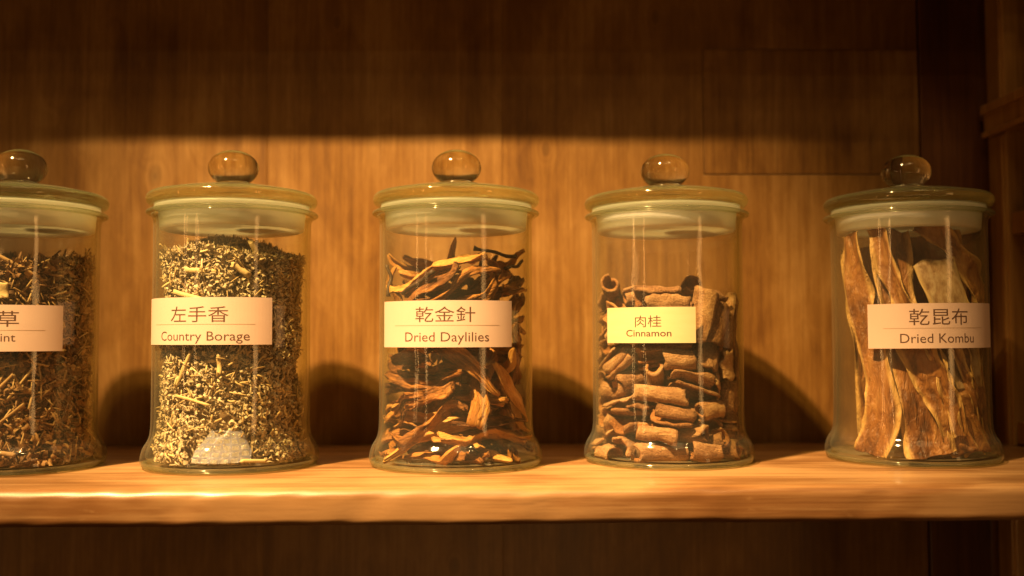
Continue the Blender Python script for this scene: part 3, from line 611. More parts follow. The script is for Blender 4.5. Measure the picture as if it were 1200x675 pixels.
[17,1.66,3.5,17.31,0.135,-0.17,-0.527,-0.822], [8,-2.37,1.65,19.28,0.279,0.132,-0.411,-0.858]]
# ---------------------------------------------------------------- the setting: back wall, shelves
YW = 81.2
def back_wall():
    g = .03                                     # width of the open joints
    B = []
    def board(x0, x1, z0, z1, y=YW): B.append(box(x0, x1, y, y + 1.6, z0, z1))
    xs = [-75, -46, -17.5, 1.2]                 # tight-jointed boards
    for a, c in zip(xs, xs[1:]):
        board(a, c - .004, -30, 62, YW + .01 * (len(B) % 2))
    # the wide board at the right is cut out for a let-in piece
    poly = [(1.2, -30), (34.86, -30), (34.86, 21.4 - g), (17.36, 21.4 - g), (17.36, 31.55 + g), (34.86, 31.55 + g), (34.86, 62), (1.2, 62)]
    V = [(x, YW + .004, z) for x, z in poly] + [(x, YW + 1.6, z) for x, z in poly]; n = len(poly)
    B.append((V, [tuple(range(n)), tuple(range(2 * n - 1, n - 1, -1))] + [(k, k + n, (k + 1) % n + n, (k + 1) % n) for k in range(n)]))
    board(17.36 + g, 34.86, 21.4, 31.55, YW - .06)
    B.append(box(-76, 62, YW + 1.7, YW + 2.2, -31, 63))   # behind the joints
    V, F, fm = join(B)
    o = obj('back_wall', V, F, M['wall'], smooth=False); bevel(o, .05, 2)
    tag(o, 'tall orange brown wooden back wall behind the jars', kind='structure')
    V, F, fm = join([box(35.0, 39.9, YW - .12, YW + 1.6, -30, 62), box(39.93, 60, YW + .1, YW + 1.6, -30, 62)])
    o = obj('back_wall', V, F, M['dark_wood'], smooth=False); bevel(o, .08, 2)
    tag(o, 'dark stained upright board of the back wall', kind='structure')
back_wall()

def shelf_board(name, y0, y1, zt, th, x0, x1, label):
    """board with a rounded nose towards the viewer; slight wear, so the nose is not dead straight"""
    R = .62; prof = [(y1, zt)]
    prof += [(y0 + R + .28, zt)]
    for k in range(9):
        a = math.pi / 2 * k / 8
        prof.append((y0 + R - R * math.sin(a) , zt - R + R * math.cos(a)))
    r2 = .42
    for k in range(7):
        a = math.pi / 2 * k / 6
        prof.append((y0 + r2 - r2 * math.cos(a), zt - th + r2 - r2 * math.sin(a)))
    prof += [(y1, zt - th)]
    nx = 420; V, F = [], []; P = len(prof); w = wob(4)
    for i in range(nx + 1):
        x = x0 + (x1 - x0) * i / nx
        for k, (y, z) in enumerate(prof):
            e = 0 if k in (0, 1, P - 1) else 1
            V.append((x, y + e * (.04 * w(x * .16, k * .15) + .03 * w(x * .9, k * .4)), z + e * (.03 * w(x * .21 + 9, k * .2) + .018 * w(x * 1.3, k * .5))))
    for i in range(nx):
        for k in range(P):
            k2 = (k + 1) % P
            F.append((i * P + k, i * P + k2, (i + 1) * P + k2, (i + 1) * P + k))
    F.append(tuple(range(P))[::-1]); F.append(tuple(nx * P + k for k in range(P)))
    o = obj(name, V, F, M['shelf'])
    m = o.modifiers.new('split', 'EDGE_SPLIT'); m.split_angle = math.radians(50)
    return tag(o, label, kind='structure')
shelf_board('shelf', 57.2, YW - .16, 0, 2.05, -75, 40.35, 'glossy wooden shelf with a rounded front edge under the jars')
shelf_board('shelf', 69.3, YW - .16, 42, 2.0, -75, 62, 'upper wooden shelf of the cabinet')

def side_panel():
    r = bpy.data.objects.new('side_panel', None); C.objects.link(r)
    r.location = (41 * CM, 80 * CM, 0)
    tag(r, 'dark wooden side panel with crossing rails beyond the kombu jar', 'side panel')
    def p(name, mat, bv, *a):
        a = [a[0] - 41, a[1] - 41, a[2] - 80, a[3] - 80, a[4], a[5]]
        o = obj(name, *box(*a), M[mat], r, smooth=False); return bevel(o, bv, 3)
    p('stile', 'rail_wood', .12, 40.4, 42.6, 78.2, YW - .15, -30, 41)
    p('stile', 'rail_wood', .12, 40.6, 42.6, 70.4, 72.6, -30, 41)
    p('stile', 'rail_wood', .12, 40.4, 42.6, 60.0, 62.5, -30, 41)
    p('rail', 'rail_wood', .15, 39.8, 42.4, 56, YW - .7, 24.3, 26.6)
    p('moulding', 'rail_wood', .1, 39.5, 39.85, 56, YW - .75, 26.0, 26.75); p('moulding', 'rail_wood', .1, 39.55, 39.85, 56, YW - .75, 24.15, 24.6)
    p('moulding', 'rail_wood', .08, 40.15, 40.45, 78.4, 79.0, -30, 24.1); p('moulding', 'rail_wood', .08, 40.15, 40.45, 78.4, 79.0, 26.8, 41)
    p('rail', 'rail_wood', .12, 40.6, 42.4, 56, 78.1, 16.2, 17.9)
    p('rail', 'rail_wood', .12, 40.6, 42.4, 56, 78.1, .05, 1.8)
    p('slat', 'dark_wood', .06, 41.3, 42.0, 75.0, 75.7, 1.8, 24.2)
    p('backing_board', 'dark_wood', .05, 42.8, 43.8, 56, YW - .2, -30, 41)
side_panel()

# ---------------------------------------------------------------- the jars
R_IN = 4.85
def jar_body():
    outer = [(4.9, .10), (5.30, .03), (5.56, .12), (5.69, .32), (5.70, .50), (5.67, .75), (5.59, 1.07), (5.52, 1.25), (5.43, 1.42), (5.32, 1.58), (5.23, 1.74), (5.15, 1.95), (5.10, 2.2), (5.065, 2.6), (5.05, 3.2), (5.05, 6),
             (5.05, 10), (5.05, 14.5), (5.06, 15.8), (5.10, 16.1), (5.22, 16.26)]
    inner = [(5.20, 16.36), (4.93, 16.3), (4.86, 15.7), (4.85, 14), (4.85, 10), (4.85, 6), (4.85, 3.2), (4.87, 2.6), (4.92, 2.15), (5.02, 1.8), (5.18, 1.4), (5.30, 1.05), (5.36, .75), (5.24, .52), (4.9, .40), (.01, .38)]
    V, F = lathe(outer + inner, 112, closed=False)
    V2, F2 = solid([(.01, .14), (4.9, .10)], 112)
    lip = [(5.28 + .27 * math.cos(a), 16.5 + .15 * math.sin(a)) for a in [2 * math.pi * k / 14 for k in range(14)]]
    foot = [(5.42 + .20 * math.cos(a), .20 + .17 * math.sin(a)) for a in [2 * math.pi * k / 12 for k in range(12)]]
    L, LF = lathe(lip[::-1], 112); T, TF = lathe(foot[::-1], 112)
    LF = [f[::-1] for f in LF]; TF = [f[::-1] for f in TF]
    under = lathe([(.01, .13), (4.9, .10)], 112, False)
    return join([(V, F, 0), (under[0], under[1], 0), (L, LF, 1), (T, TF, 1)])

def build_jar(i, x, y, label, knob_k=1.0):
    r = bpy.data.objects.new('glass_jar', None); C.objects.link(r); r.location = (x * CM, y * CM, 0.0004)
    tag(r, label, 'jar', 'lidded glass jars in a row on the shelf')
    V, F, fm = jar_body()
    if i == 0:
        SH['body'] = obj('body', V, F, [M['glass'], M['rim_glass']], r, fm=fm)
        fix_normals(SH['body'])
    else:
        b = SH['body'].copy(); C.objects.link(b); b.parent = r
    # lid: pressed glass disc with a rolled edge, slightly domed
    prof = [(.01, 17.02), (4.2, 17.0), (4.9, 16.98)]
    for k in range(13):
        a = -math.pi / 2 + math.pi * k / 12
        prof.append((5.08 + .44 * math.cos(a), 17.41 + .43 * math.sin(a)))
    prof += [(4.7, 17.93), (3.9, 18.10), (2.8, 18.26), (1.7, 18.36), (.01, 18.4)]
    if i == 0:
        SH['lid'] = lid = obj('lid', *solid(prof, 112), M['lid_glass'], r); fix_normals(lid)
        kp = [(.01, 18.36), (.95, 18.37), (1.12, 18.45), (1.12, 18.62)]
        for k in range(15):
            a = -1.02 + (math.pi / 2 + 1.02) * k / 14
            kp.append((max(.01, 1.66 * math.cos(a)), 19.61 + 1.2 * math.sin(a)))
        SH['knob'] = obj('knob', *solid(kp, 64), M['knob_glass'], lid); fix_normals(SH['knob'])
        sp = [(4.25, 16.96), (4.98, 16.96), (5.02, 16.86), (4.98, 16.76), (4.76, 16.66), (4.70, 16.2), (4.66, 15.55), (4.60, 15.42), (4.42, 15.38), (4.34, 15.46), (4.2, 15.58), (2.0, 15.62), (.01, 15.62), (.01, 15.86), (4.0, 15.86), (4.2, 16.1)]
        V, F = lathe(sp, 112, closed=True)
        SH['seal'] = obj('seal', V, F, M['seal'], lid); fix_normals(SH['seal'])
    else:
        lid = SH['lid'].copy(); C.objects.link(lid); lid.parent = r
        for k in ('knob', 'seal'):
            c = SH[k].copy(); C.objects.link(c); c.parent = lid
            if k == 'knob': SH['last_knob'] = c
    rr = random.Random(40 + i)
    lid.rotation_euler = (math.radians(rr.uniform(-.25, .25)), math.radians(rr.uniform(-.25, .25)), rr.uniform(0, 6))
    return r
SH = {}
def fix_normals(o):
    bm = bmesh.new(); bm.from_mesh(o.data); bmesh.ops.recalc_face_normals(bm, faces=bm.faces); bm.to_mesh(o.data); bm.free()

# printed labels, wrapped round the glass; angles in degrees seen from the front, heights in cm
R_L = 5.065
def cyl(th, z, r): a = math.radians(th); return (r * math.sin(a), -r * math.cos(a), z)
def text_mesh(s, thin):
    c = bpy.data.curves.new('writing', 'FONT'); c.body = s; c.resolution_u = 3; c.offset = thin
    o = bpy.data.objects.new('writing', c); C.objects.link(o)
    bpy.context.view_layer.update()
    m = bpy.data.meshes.new_from_object(o.evaluated_get(bpy.context.evaluated_depsgraph_get()))
    bm = bmesh.new(); bm.from_mesh(m)            # cut finely so that the letters follow the round glass
    x = -.02
    while x < max(v.co.x for v in bm.verts):
        bmesh.ops.bisect_plane(bm, geom=bm.verts[:] + bm.edges[:] + bm.faces[:], plane_co=(x, 0, 0), plane_no=(1, 0, 0)); x += .09
    bm.verts.index_update()
    V = [tuple(v.co) for v in bm.verts]; F = [tuple(v.index for v in f.verts) for f in bm.faces]; bm.free()
    bpy.data.objects.remove(o); bpy.data.curves.remove(c); bpy.data.meshes.remove(m)
    return V, F
def label(parent, mat, th0, th1, z0, z1, lines, rule=None, tilt=0.):
    n = 48; parts = []; T = .02
    zc, tc = (z0 + z1) / 2, (th0 + th1) / 2
    tz = lambda th: tilt * math.radians(th - tc) * R_L
    V, F = [], []; rr = .0
    for k in range(n + 1):
        th = th0 + (th1 - th0) * k / n
        c = .10 if k in (0, n) else .03 if k in (1, n - 1) else 0
        for r_ in (R_L, R_L + T):
            for z in (z0 + rr * c, z1 - rr * c): V.append(cyl(th, z + tz(th), r_))
    for k in range(n):
        a, b = 4 * k, 4 * k + 4
        F += [(a + 2, b + 2, b + 3, a + 3), (a, a + 1, b + 1, b), (a, b, b + 2, a + 2), (a + 1, a + 3, b + 3, b + 1)]
    F += [(0, 2, 3, 1), (4 * n, 4 * n + 1, 4 * n + 3, 4 * n + 2)]
    parts.append((V, F, 0))
    rt = R_L + T + .006
    for s, a0, a1, zb, zt, thin, cjk in lines:
        v, f = text_mesh(s, thin)
        x0, x1 = min(p[0] for p in v), max(p[0] for p in v)
        y0, y1 = (min(p[1] for p in v), max(p[1] for p in v)) if cjk else (0, .727)
        W = []
        for px, py, _ in v:
            th = a0 + (a1 - a0) * (px - x0) / (x1 - x0)
            W.append(cyl(th, zb + (zt - zb) * (py - y0) / (y1 - y0) + tz(th), rt))
        parts.append((W, f, 1))
    if rule:
        a0, a1, z = rule; V, F = [], []
        for k in range(31):
            th = a0 + (a1 - a0) * k / 30
            V += [cyl(th, z - .016 + tz(th), rt), cyl(th, z + .016 + tz(th), rt)]
        F = [(2 * k, 2 * k + 2, 2 * k + 3, 2 * k + 1) for k in range(30)]
        parts.append((V, F, 2))
    V, F, fm = join(parts)
    o = obj('label', V, F, [M[mat], M['ink'], M['ink_line']], parent, smooth=False, fm=fm)
    return o

JX = [(-30.92, 68.01), (-16.89, 68.33), (-2.083, 68.085), (12.212, 69.351), (28.911, 69.613)]
J = [build_jar(0, *JX[0], 'glass jar of dark brown chopped mint cut by the left picture edge'),
     build_jar(1, *JX[1], 'glass jar filled high with pale crumbled herb, labelled Country Borage'),
     build_jar(2, *JX[2], 'glass jar of amber shrivelled flowers, labelled Dried Daylilies'),
     build_jar(3, *JX[3], 'glass jar of curled bark pieces, small yellow label reading Cinnamon'),
     build_jar(4, *JX[4], 'glass jar of long brown seaweed strips, labelled Dried Kombu')]
thn = 0.
label(J[0], 'paper', -33, 55.7, 7.52, 10.37, [('薄荷草', -20, 26, 9.03, 10.0, thn, True), ('Peppermint', -19, 24, 8.13, 8.66, 0., False)], (-42 + 14, 43, 8.81))
label(J[1], 'paper', -84, 41.9, 7.89, 10.82, [('左手香', -32.8, 11.0, 9.28, 10.26, thn, True), ('Country Borage', -43.6, 25.6, 8.15, 8.75, 0., False)], (-52.6, 29.3, 9.15))
label(J[2], 'paper', -62.6, 45.1, 7.69, 10.585, [('乾金針', -27.9, 15.2, 9.25, 10.2, thn, True), ('Dried Daylilies', -36.7, 25.3, 8.05, 8.66, 0., False)], (-47.3, 33.6, 9.04))
label(J[3], 'yellow_paper', -59.6, 10.5, 7.91, 10.19, [('肉桂', -33.6, -14.2, 8.91, 9.66, thn * .5, True), ('Cinnamon', -40.8, -7.1, 8.33, 8.77, .01, False)])
label(J[4], 'paper', -52.3, 55, 7.52, 10.40, [('乾昆布', -22.5, 20.9, 9.0, 10.05, thn, True), ('Dried Kombu', -28.8, 26.5, 7.87, 8.5, 0., False)], (-40.5, 36.4, 8.81), tilt=.006)

# ---------------------------------------------------------------- crumbled herbs: what nobody could count is one object each
def inner_r(z):
    return 5.2 if z < 1.0 else 5.2 - (z - 1.0) * .32 if z < 2.25 else 4.80
def herb_heap(name, x, y, mats, top, count, size, seed, label, cat, twig=.12, front_gap=None):
    r = random.Random(seed); V, F, fm = [], [], []; w = wob(seed); w2 = wob(seed + 3)
    def put(p, rot, pts, faces, s):
        b = len(V)
        for q in pts:
            v = p + rot @ Vector(q); d = math.hypot(v.x, v.y); lim = inner_r(v.z) - .03
            if d > lim: v.x *= lim / d; v.y *= lim / d
            V.append((v.x, v.y, max(v.z, .42)))
        F.extend(tuple(i + b for i in f) for f in faces); fm.extend([s] * len(faces))
    for k in range(count):
        a = r.uniform(0, 2 * math.pi)
        onto = r.random() < .2
        if onto:
            rad = 4.6 * math.sqrt(r.random()); z = top(a, rad) - abs(r.gauss(0, .25))
        else:
            z = .5 + (top(a, 4.6) - .5) * r.random()
            lump = .45 + .55 * w(math.cos(a) * 5, math.sin(a) * 5, z * 1.3)
            rad = inner_r(z) - .12 - max(0, lump) * .55 - abs(r.gauss(0, .28))
        if front_gap and front_gap(a, z) and rad > 3.6: rad = r.uniform(4.05, 4.4)
        p = Vector((rad * math.cos(a), rad * math.sin(a), z))
        # roughly face outwards, then tumble
        rot = Matrix.Rotation(a, 3, 'Z') @ Matrix.Rotation(r.gauss(0, .5), 3, 'Y') @ Matrix.Rotation(r.gauss(0, .5), 3, 'Z') @ Matrix.Rotation(r.uniform(0, 6.28), 3, 'X')
        if onto: rot = Matrix.Rotation(r.uniform(0, 6.28), 3, 'Z') @ Matrix.Rotation(math.pi / 2 + r.gauss(0, .45), 3, 'Y') @ Matrix.Rotation(r.uniform(0, 6.28), 3, 'X')
        if r.random() < twig:
            L = r.uniform(.6, 1.9) * size; t = r.uniform(.035, .075); bd = r.uniform(-.2, .2); pts, fc = [], []
            for i in range(5):
                for j in range(4):
                    an = j * math.pi / 2
                    pts.append((t * math.cos(an) + bd * math.sin(i * .8), (i / 4 - .5) * L, t * math.sin(an)))
            for i in range(4):
                for j in range(4): fc.append((i * 4 + j, i * 4 + (j + 1) % 4, i * 4 + 4 + (j + 1) % 4, i * 4 + 4 + j))
            fc += [(3, 2, 1, 0), (16, 17, 18, 19)]
            if rad + L * .3 > inner_r(z): p *= .97; p.z = z
            put(p, rot, pts, fc, 1)
        else:
            fine = r.random() < .45; L = (r.uniform(.4, 1.1) if fine else r.uniform(.22, .62)) * size; Wd = (r.uniform(.05, .13) if fine else r.uniform(.14, .32)) * size; cu = r.uniform(1.5, 5.0); cv = r.uniform(-2.5, 2.5); pts, fc = [], []
            for i in range(5):
                s = i / 4 - .5
                for j in range(3):
                    t = (j - 1) * .5
                    wd = Wd * (1 - 1.9 * s * s * r.uniform(.6, 1.1))
                    al = s * cu; R_ = L / cu
                    pts.append((R_ * (math.cos(al) - 1) + cv * t * t * wd + r.gauss(0, .02), R_ * math.sin(al) + r.gauss(0, .015), t * wd))
            for i in range(4):
                for j in range(2): fc.append((i * 3 + j, i * 3 + j + 1, i * 3 + 4 + j, i * 3 + 3 + j))
            put(p, rot, pts, fc, 0)
    # the packed middle of the heap
    b = len(V); n, m_ = 40, 18
    for i in range(m_ + 1):
        for k in range(n):
            a = 2 * math.pi * k / n; z = .45 + (top(a, 3.6) - .9) * i / m_
            rad = (3.95 if i < m_ else 2.8) + .25 * w2(math.cos(a) * 6, math.sin(a) * 6, z * 2)
            V.append((rad * math.cos(a), rad * math.sin(a), z))
    for i in range(m_):
        for k in range(n):
            k2 = (k + 1) % n; F.append((b + i * n + k, b + i * n + k2, b + (i + 1) * n + k2, b + (i + 1) * n + k)); fm.append(2)
    F.append(tuple(b + m_ * n + k for k in range(n))); fm.append(2)
    o = obj(name, V, F, mats, smooth=True, fm=fm); o.location = (x * CM, y * CM, 0.0004)
    return tag(o, label, cat, kind='stuff')

M['core'] = herb('packed_herb', ((0, (.16, .098, .045)), (1, (.28, .18, .085))), .9, 300)
wt = wob(91)
def top_b(a, r): return 14.3 - .05 * r * r * .5 + .45 * wt(math.cos(a) * r * .5, math.sin(a) * r * .5) + (.25 if r < 3 else 0)
def gap_b(a, z):      # the hollow above the sachet, low on the front
    th = math.degrees(math.atan2(math.cos(a), -math.sin(a)))
    return -22 < th < 24 and .5 < z < 2.5
herb_heap('crumbled_borage', *JX[1], [M['borage'], M['straw'], M['core']], top_b, 17000, .95, 11, 'pale crumbled dried borage leaves filling the Country Borage jar', 'dried herb', .05, gap_b)
def top_m(a, r): return 13.3 - .02 * r * r + .5 * wt(math.cos(a) * r * .45 + 4, math.sin(a) * r * .45)
herb_heap('chopped_mint', *JX[0], [M['mint'], M['mint_stem'], M['core']], top_m, 9000, 1.65, 12, 'dark brown chopped dried mint filling the leftmost jar', 'dried herb', .17)

# a few thick pale stems lie among the crumbs: each is a thing
def stem_at(jar, th, z, L, tilt, rad, t, seed, label, group, mat='straw', lean=0.):
    """split hollow stalk lying against the glass"""
    r = random.Random(seed); w = wob(seed); nu, nv = 10, 10
    V, F = [], []
    for i in range(nu + 1):
        u = i / nu - .5
        for j in range(nv):
            a = 2 * math.pi * j / nv
            k = t * (1 + .18 * w(u * 4, math.cos(a), math.sin(a)) + (.12 * w(a * 3, 2) if i in (0, nu) else 0))
            V.append((k * math.cos(a) * .7 + .06 * w(u * 3, 9), u * L + (.18 * w(a * 2, 5) * t / .15 if i in (0, nu) else 0), k * math.sin(a)))
    for i in range(nu):
        for j in range(nv):
            j2 = (j + 1) % nv; F.append((i * nv + j, i * nv + j2, (i + 1) * nv + j2, (i + 1) * nv + j))
    F.append(tuple(range(nv))[::-1]); F.append(tuple(nu * nv + j for j in range(nv)))
    c = cyl(th, z, rad); X, Y = JX[jar]
    a = math.radians(th - 90)
    T = Matrix.Translation(Vector(c)) @ (Matrix.Rotation(a, 3, 'Z') @ Matrix.Rotation(lean, 3, 'Y') @ Matrix.Rotation(math.radians(tilt), 3, 'X')).to_4x4(); Ti = T.inverted()
    W = []
    for v in V:                                  # bent to lie inside the round wall
        q = T @ Vector(v); d = math.hypot(q.x, q.y); lim = inner_r(q.z) - .04
        if d > lim: q.x *= lim / d; q.y *= lim / d
        W.append(tuple(Ti @ q))
    o = obj('herb_twig', W, F, M[mat])
    o.location = ((X + c[0]) * CM, (Y + c[1]) * CM, c[2] * CM)
    o.rotation_euler = (Matrix.Rotation(a, 3, 'Z') @ Matrix.Rotation(lean, 3, 'Y') @ Matrix.Rotation(math.radians(tilt), 3, 'X')).to_euler()
    return tag(o, label, 'stem', group)
GB = 'pale stems among the crumbled borage'
for th, z, L, ti, rad, t, sd, lb in (
        (-14, 12.55, 2.1, -3, 4.3, .17, 1, 'thick pale stem lying level above the Country Borage label'),
        (-24, 10.98, 2.3, -14, 4.45, .17, 2, 'pale split stem resting just above the top edge of the Country Borage label'),
        (20, 12.6, 1.2, -35, 4.35, .22, 3, 'short fat pale stem under the borage heap top'),
        (34, 13.6, 1.9, 115, 4.1, .19, 4, 'pale stem standing steeply at the right of the borage heap top'),
        (-26, 6.4, 2.5, 62, 4.6, .12, 5, 'long slanting stem below the left half of the Country Borage label'),
        (4, 6.7, 1.2, 93, 4.6, .15, 6, 'short upright stem below the middle of the Country Borage label'),
        (-17, 4.5, 2.4, -14, 4.62, .09, 7, 'thin pale stem sloping down across the lower borage'),
        (-30, 14.2, .9, 85, 4.0, .08, 8, 'thin stub of stem upright at the left of the borage heap top'),
        (30, .75, 1.6, -4, 4.9, .13, 9, 'pale stem lying on the bottom of the Country Borage jar')):
    stem_at(1, th, z, L, ti, rad, t, sd, lb, GB)
GM = 'stems among the chopped mint'
for th, z, L, ti, rad, t, sd, lb in (
        (24, 12.9, 3.0, -28, 4.3, .12, 21, 'brown stem slanting across the top of the mint heap'),
        (12, 5.2, 2.6, 48, 4.6, .09, 22, 'straw coloured stem rising under the mint label'),
        (20, 3.6, 2.2, 40, 4.6, .08, 23, 'thin straw stem low in the mint jar'),
        (8, 1.5, 3.0, -8, 4.85, .13, 24, 'long brown stem lying at the bottom of the mint jar')):
    stem_at(0, th, z, L, ti, rad, t, sd, lb, GM, 'mint_stem')
# a broad straw coloured leaf scrap above the mint label
def scrap():
    w = wob(8)
    V, F = shell_mesh('scrap', lambda u, v: ((.25 * math.sin(u * 5) * .3 + .15 * w(u * 4, v * 4), (u - .5) * 2.0, (v - .5) * (1.0 + .3 * w(u * 5))), (1, 0, 0), 1), 12, 8, .05)
    o = obj('leaf_scrap', V, F, M['straw']); c = cyl(6, 11.3, 4.62)
    o.location = ((JX[0][0] + c[0]) * CM, (JX[0][1] + c[1]) * CM, c[2] * CM); o.rotation_euler = (0, 0, math.radians(6 - 90))
    tag(o, 'broad straw coloured leaf scrap just above the mint label', 'leaf')
scrap()

def sachet():
    """clear printed film packet leaning on the glass low in the borage jar"""
    nu, nv = 16, 14; w = wob(66); V, F, uv = [], [], []
    for side in (1, -1):
        for i in range(nu + 1):
            for j in range(nv + 1):
                u, v = i / nu, j / nv
                half = 1.8 - .85 * max(0, v - .35) / .65
                puff = .24 * (math.sin(math.pi * u) * math.sin(math.pi * v)) ** .5
                x = (u - .5) * 2 * half + (.35 * v + .15); z = .62 + v * 2.0
                th = x / 4.7; rr = 4.72 - .35 * v + side * puff * .6 + .07 * w(u * 6, v * 6, side)
                V.append((rr * math.sin(th), -rr * math.cos(th), z + .05 * w(u * 5, v * 3)))
                uv.append((u, v))
    n1 = (nu + 1) * (nv + 1); q = lambda i, j, s: s * n1 + i * (nv + 1) + j
    for s in (0, 1):
        for i in range(nu):
            for j in range(nv):
                f = (q(i, j, s), q(i + 1, j, s), q(i + 1, j + 1, s), q(i, j + 1, s)); F.append(f if s == 0 else f[::-1])
    o = obj('desiccant_sachet', V, F, M['sachet'])
    o.location = (JX[1][0] * CM, JX[1][1] * CM, .0004); o.rotation_euler = (0, 0, math.radians(4))
    L = o.data.uv_layers.new(name='uv')
    for l in o.data.loops: L.data[l.index].uv = uv[l.vertex_index]
    tag(o, 'clear plastic sachet with blue grid print at the bottom of the borage jar', 'sachet')
sachet()

# ---------------------------------------------------------------- cinnamon bark and daylilies: settled heaps, every piece a thing
def place(rows, jar, kinds, meshes, K, turn, keep, mats, also=None, dz=0.):
    X, Y = JX[jar]; Rz = Quaternion((0, 0, 1), turn)
    n = 0
    for row in rows:
        vi, x, y, z, *q = row
        if not keep(x, y, z) or (also and not also(vi, x, y, z, q)): continue
        o = bpy.data.objects.new(kinds(vi)[0], meshes[vi]); C.objects.link(o)
        p = Rz @ Vector((x, y, z + dz))
        o.location = ((X + p.x) * CM, (Y + p.y) * CM, p.z * CM + .0004)
        o.rotation_mode = 'QUATERNION'; o.rotation_quaternion = Rz @ Quaternion(q)
        o.scale = (K, K, K)
        nm, lb, cat, gr = kinds(vi)
        tag(o, lb, cat, gr); n += 1
    return n
def meshes_of(fn, ids, mat, name):
    out = []
    for i in ids:
        o = obj(name, *fn(i), mat)
        h = len(o.data.vertices) // 2
        o.data.attributes.new('outside', 'FLOAT', 'POINT').data.foreach_set('value', [1.] * h + [0.] * (len(o.data.vertices) - h)); out.append(o.data); bpy.data.objects.remove(o)
    return out
def cin_kind(v):
    return ('cinnamon_bark', ('half-rolled cinnamon bark piece heaped in the small yellow labelled jar', 'tightly scrolled cinnamon bark piece heaped in the small yellow labelled jar',
            'shallow curved cinnamon bark piece heaped in the small yellow labelled jar', 'almost flat cinnamon bark chip heaped in the small yellow labelled jar')[v % 4], 'bark', 'cinnamon bark pieces heaped in one jar')
def lil_kind(v):
    if v >= 15: return ('daylily_stalk', 'thin dark brown stalk among the dried daylilies', 'stalk', 'dark stalks among the dried daylilies')
    return ('dried_daylily', ('shrivelled closed daylily bud heaped in the Dried Daylilies jar', 'curled open daylily petal heaped in the Dried Daylilies jar', 'flattened daylily with frayed lobes heaped in the Dried Daylilies jar')[v % 3], 'dried flower', 'dried daylilies heaped in one jar')
place(CIN, 3, cin_kind, meshes_of(bark_piece, range(16), M['bark'], 'cinnamon_bark'), 1.16, CIN_TURN, lambda x, y, z: z < 11.5, None, lambda v, x, y, z, q: z < 10.0 or abs((Quaternion(q) @ Vector((1, 0, 0))).z) < .6)
LM = meshes_of(lily_piece, range(15), M['lily'], 'dried_daylily')
SM = meshes_of(stem_piece, range(3), M['lily_stem'], 'daylily_stem')
lil_meshes = LM + SM
stalk_keep = lambda vi, x, y, z, q: vi < 15 or z > 11.4        # the dark stalks lie on top
place(LIL, 2, lil_kind, lil_meshes, 1.2, LIL_TURN, lambda x, y, z: z < 13.0, None, stalk_keep)

def stalk(p, q, k, label):
    """a dark stalk from p to q, jar coordinates"""
    p, q = Vector(p), Vector(q); o = bpy.data.objects.new('daylily_stalk', SM[k]); C.objects.link(o)
    c = (p + q) / 2; X, Y = JX[2]; o.location = ((X + c.x) * CM, (Y + c.y) * CM, c.z * CM)
    o.rotation_euler = (q - p).to_track_quat('X', 'Z').to_euler()
    f = (q - p).length / (max(v.co.x for v in SM[k].vertices) - min(v.co.x for v in SM[k].vertices)) * CM
    o.scale = (f, 1., 1.)
    tag(o, label, 'stalk', 'dark stalks among the dried daylilies')
stalk((1.2, -1.2, 14.2), (4.0, -.6, 13.7), 0, 'topmost dark stalk lying almost level over the daylilies')
stalk((1.5, -1.6, 13.8), (2.0, -1.3, 12.2), 1, 'dark stalk standing upright at the top of the daylilies')
stalk((3.2, -1.6, 12.7), (4.5, -.9, 13.3), 2, 'short dark stalk rising to the right glass wall over the daylilies')
stalk((-4.35, -1.6, 11.0), (-4.3, -1.5, 13.1), 1, 'dark stalk upright against the left glass wall over the daylilies')

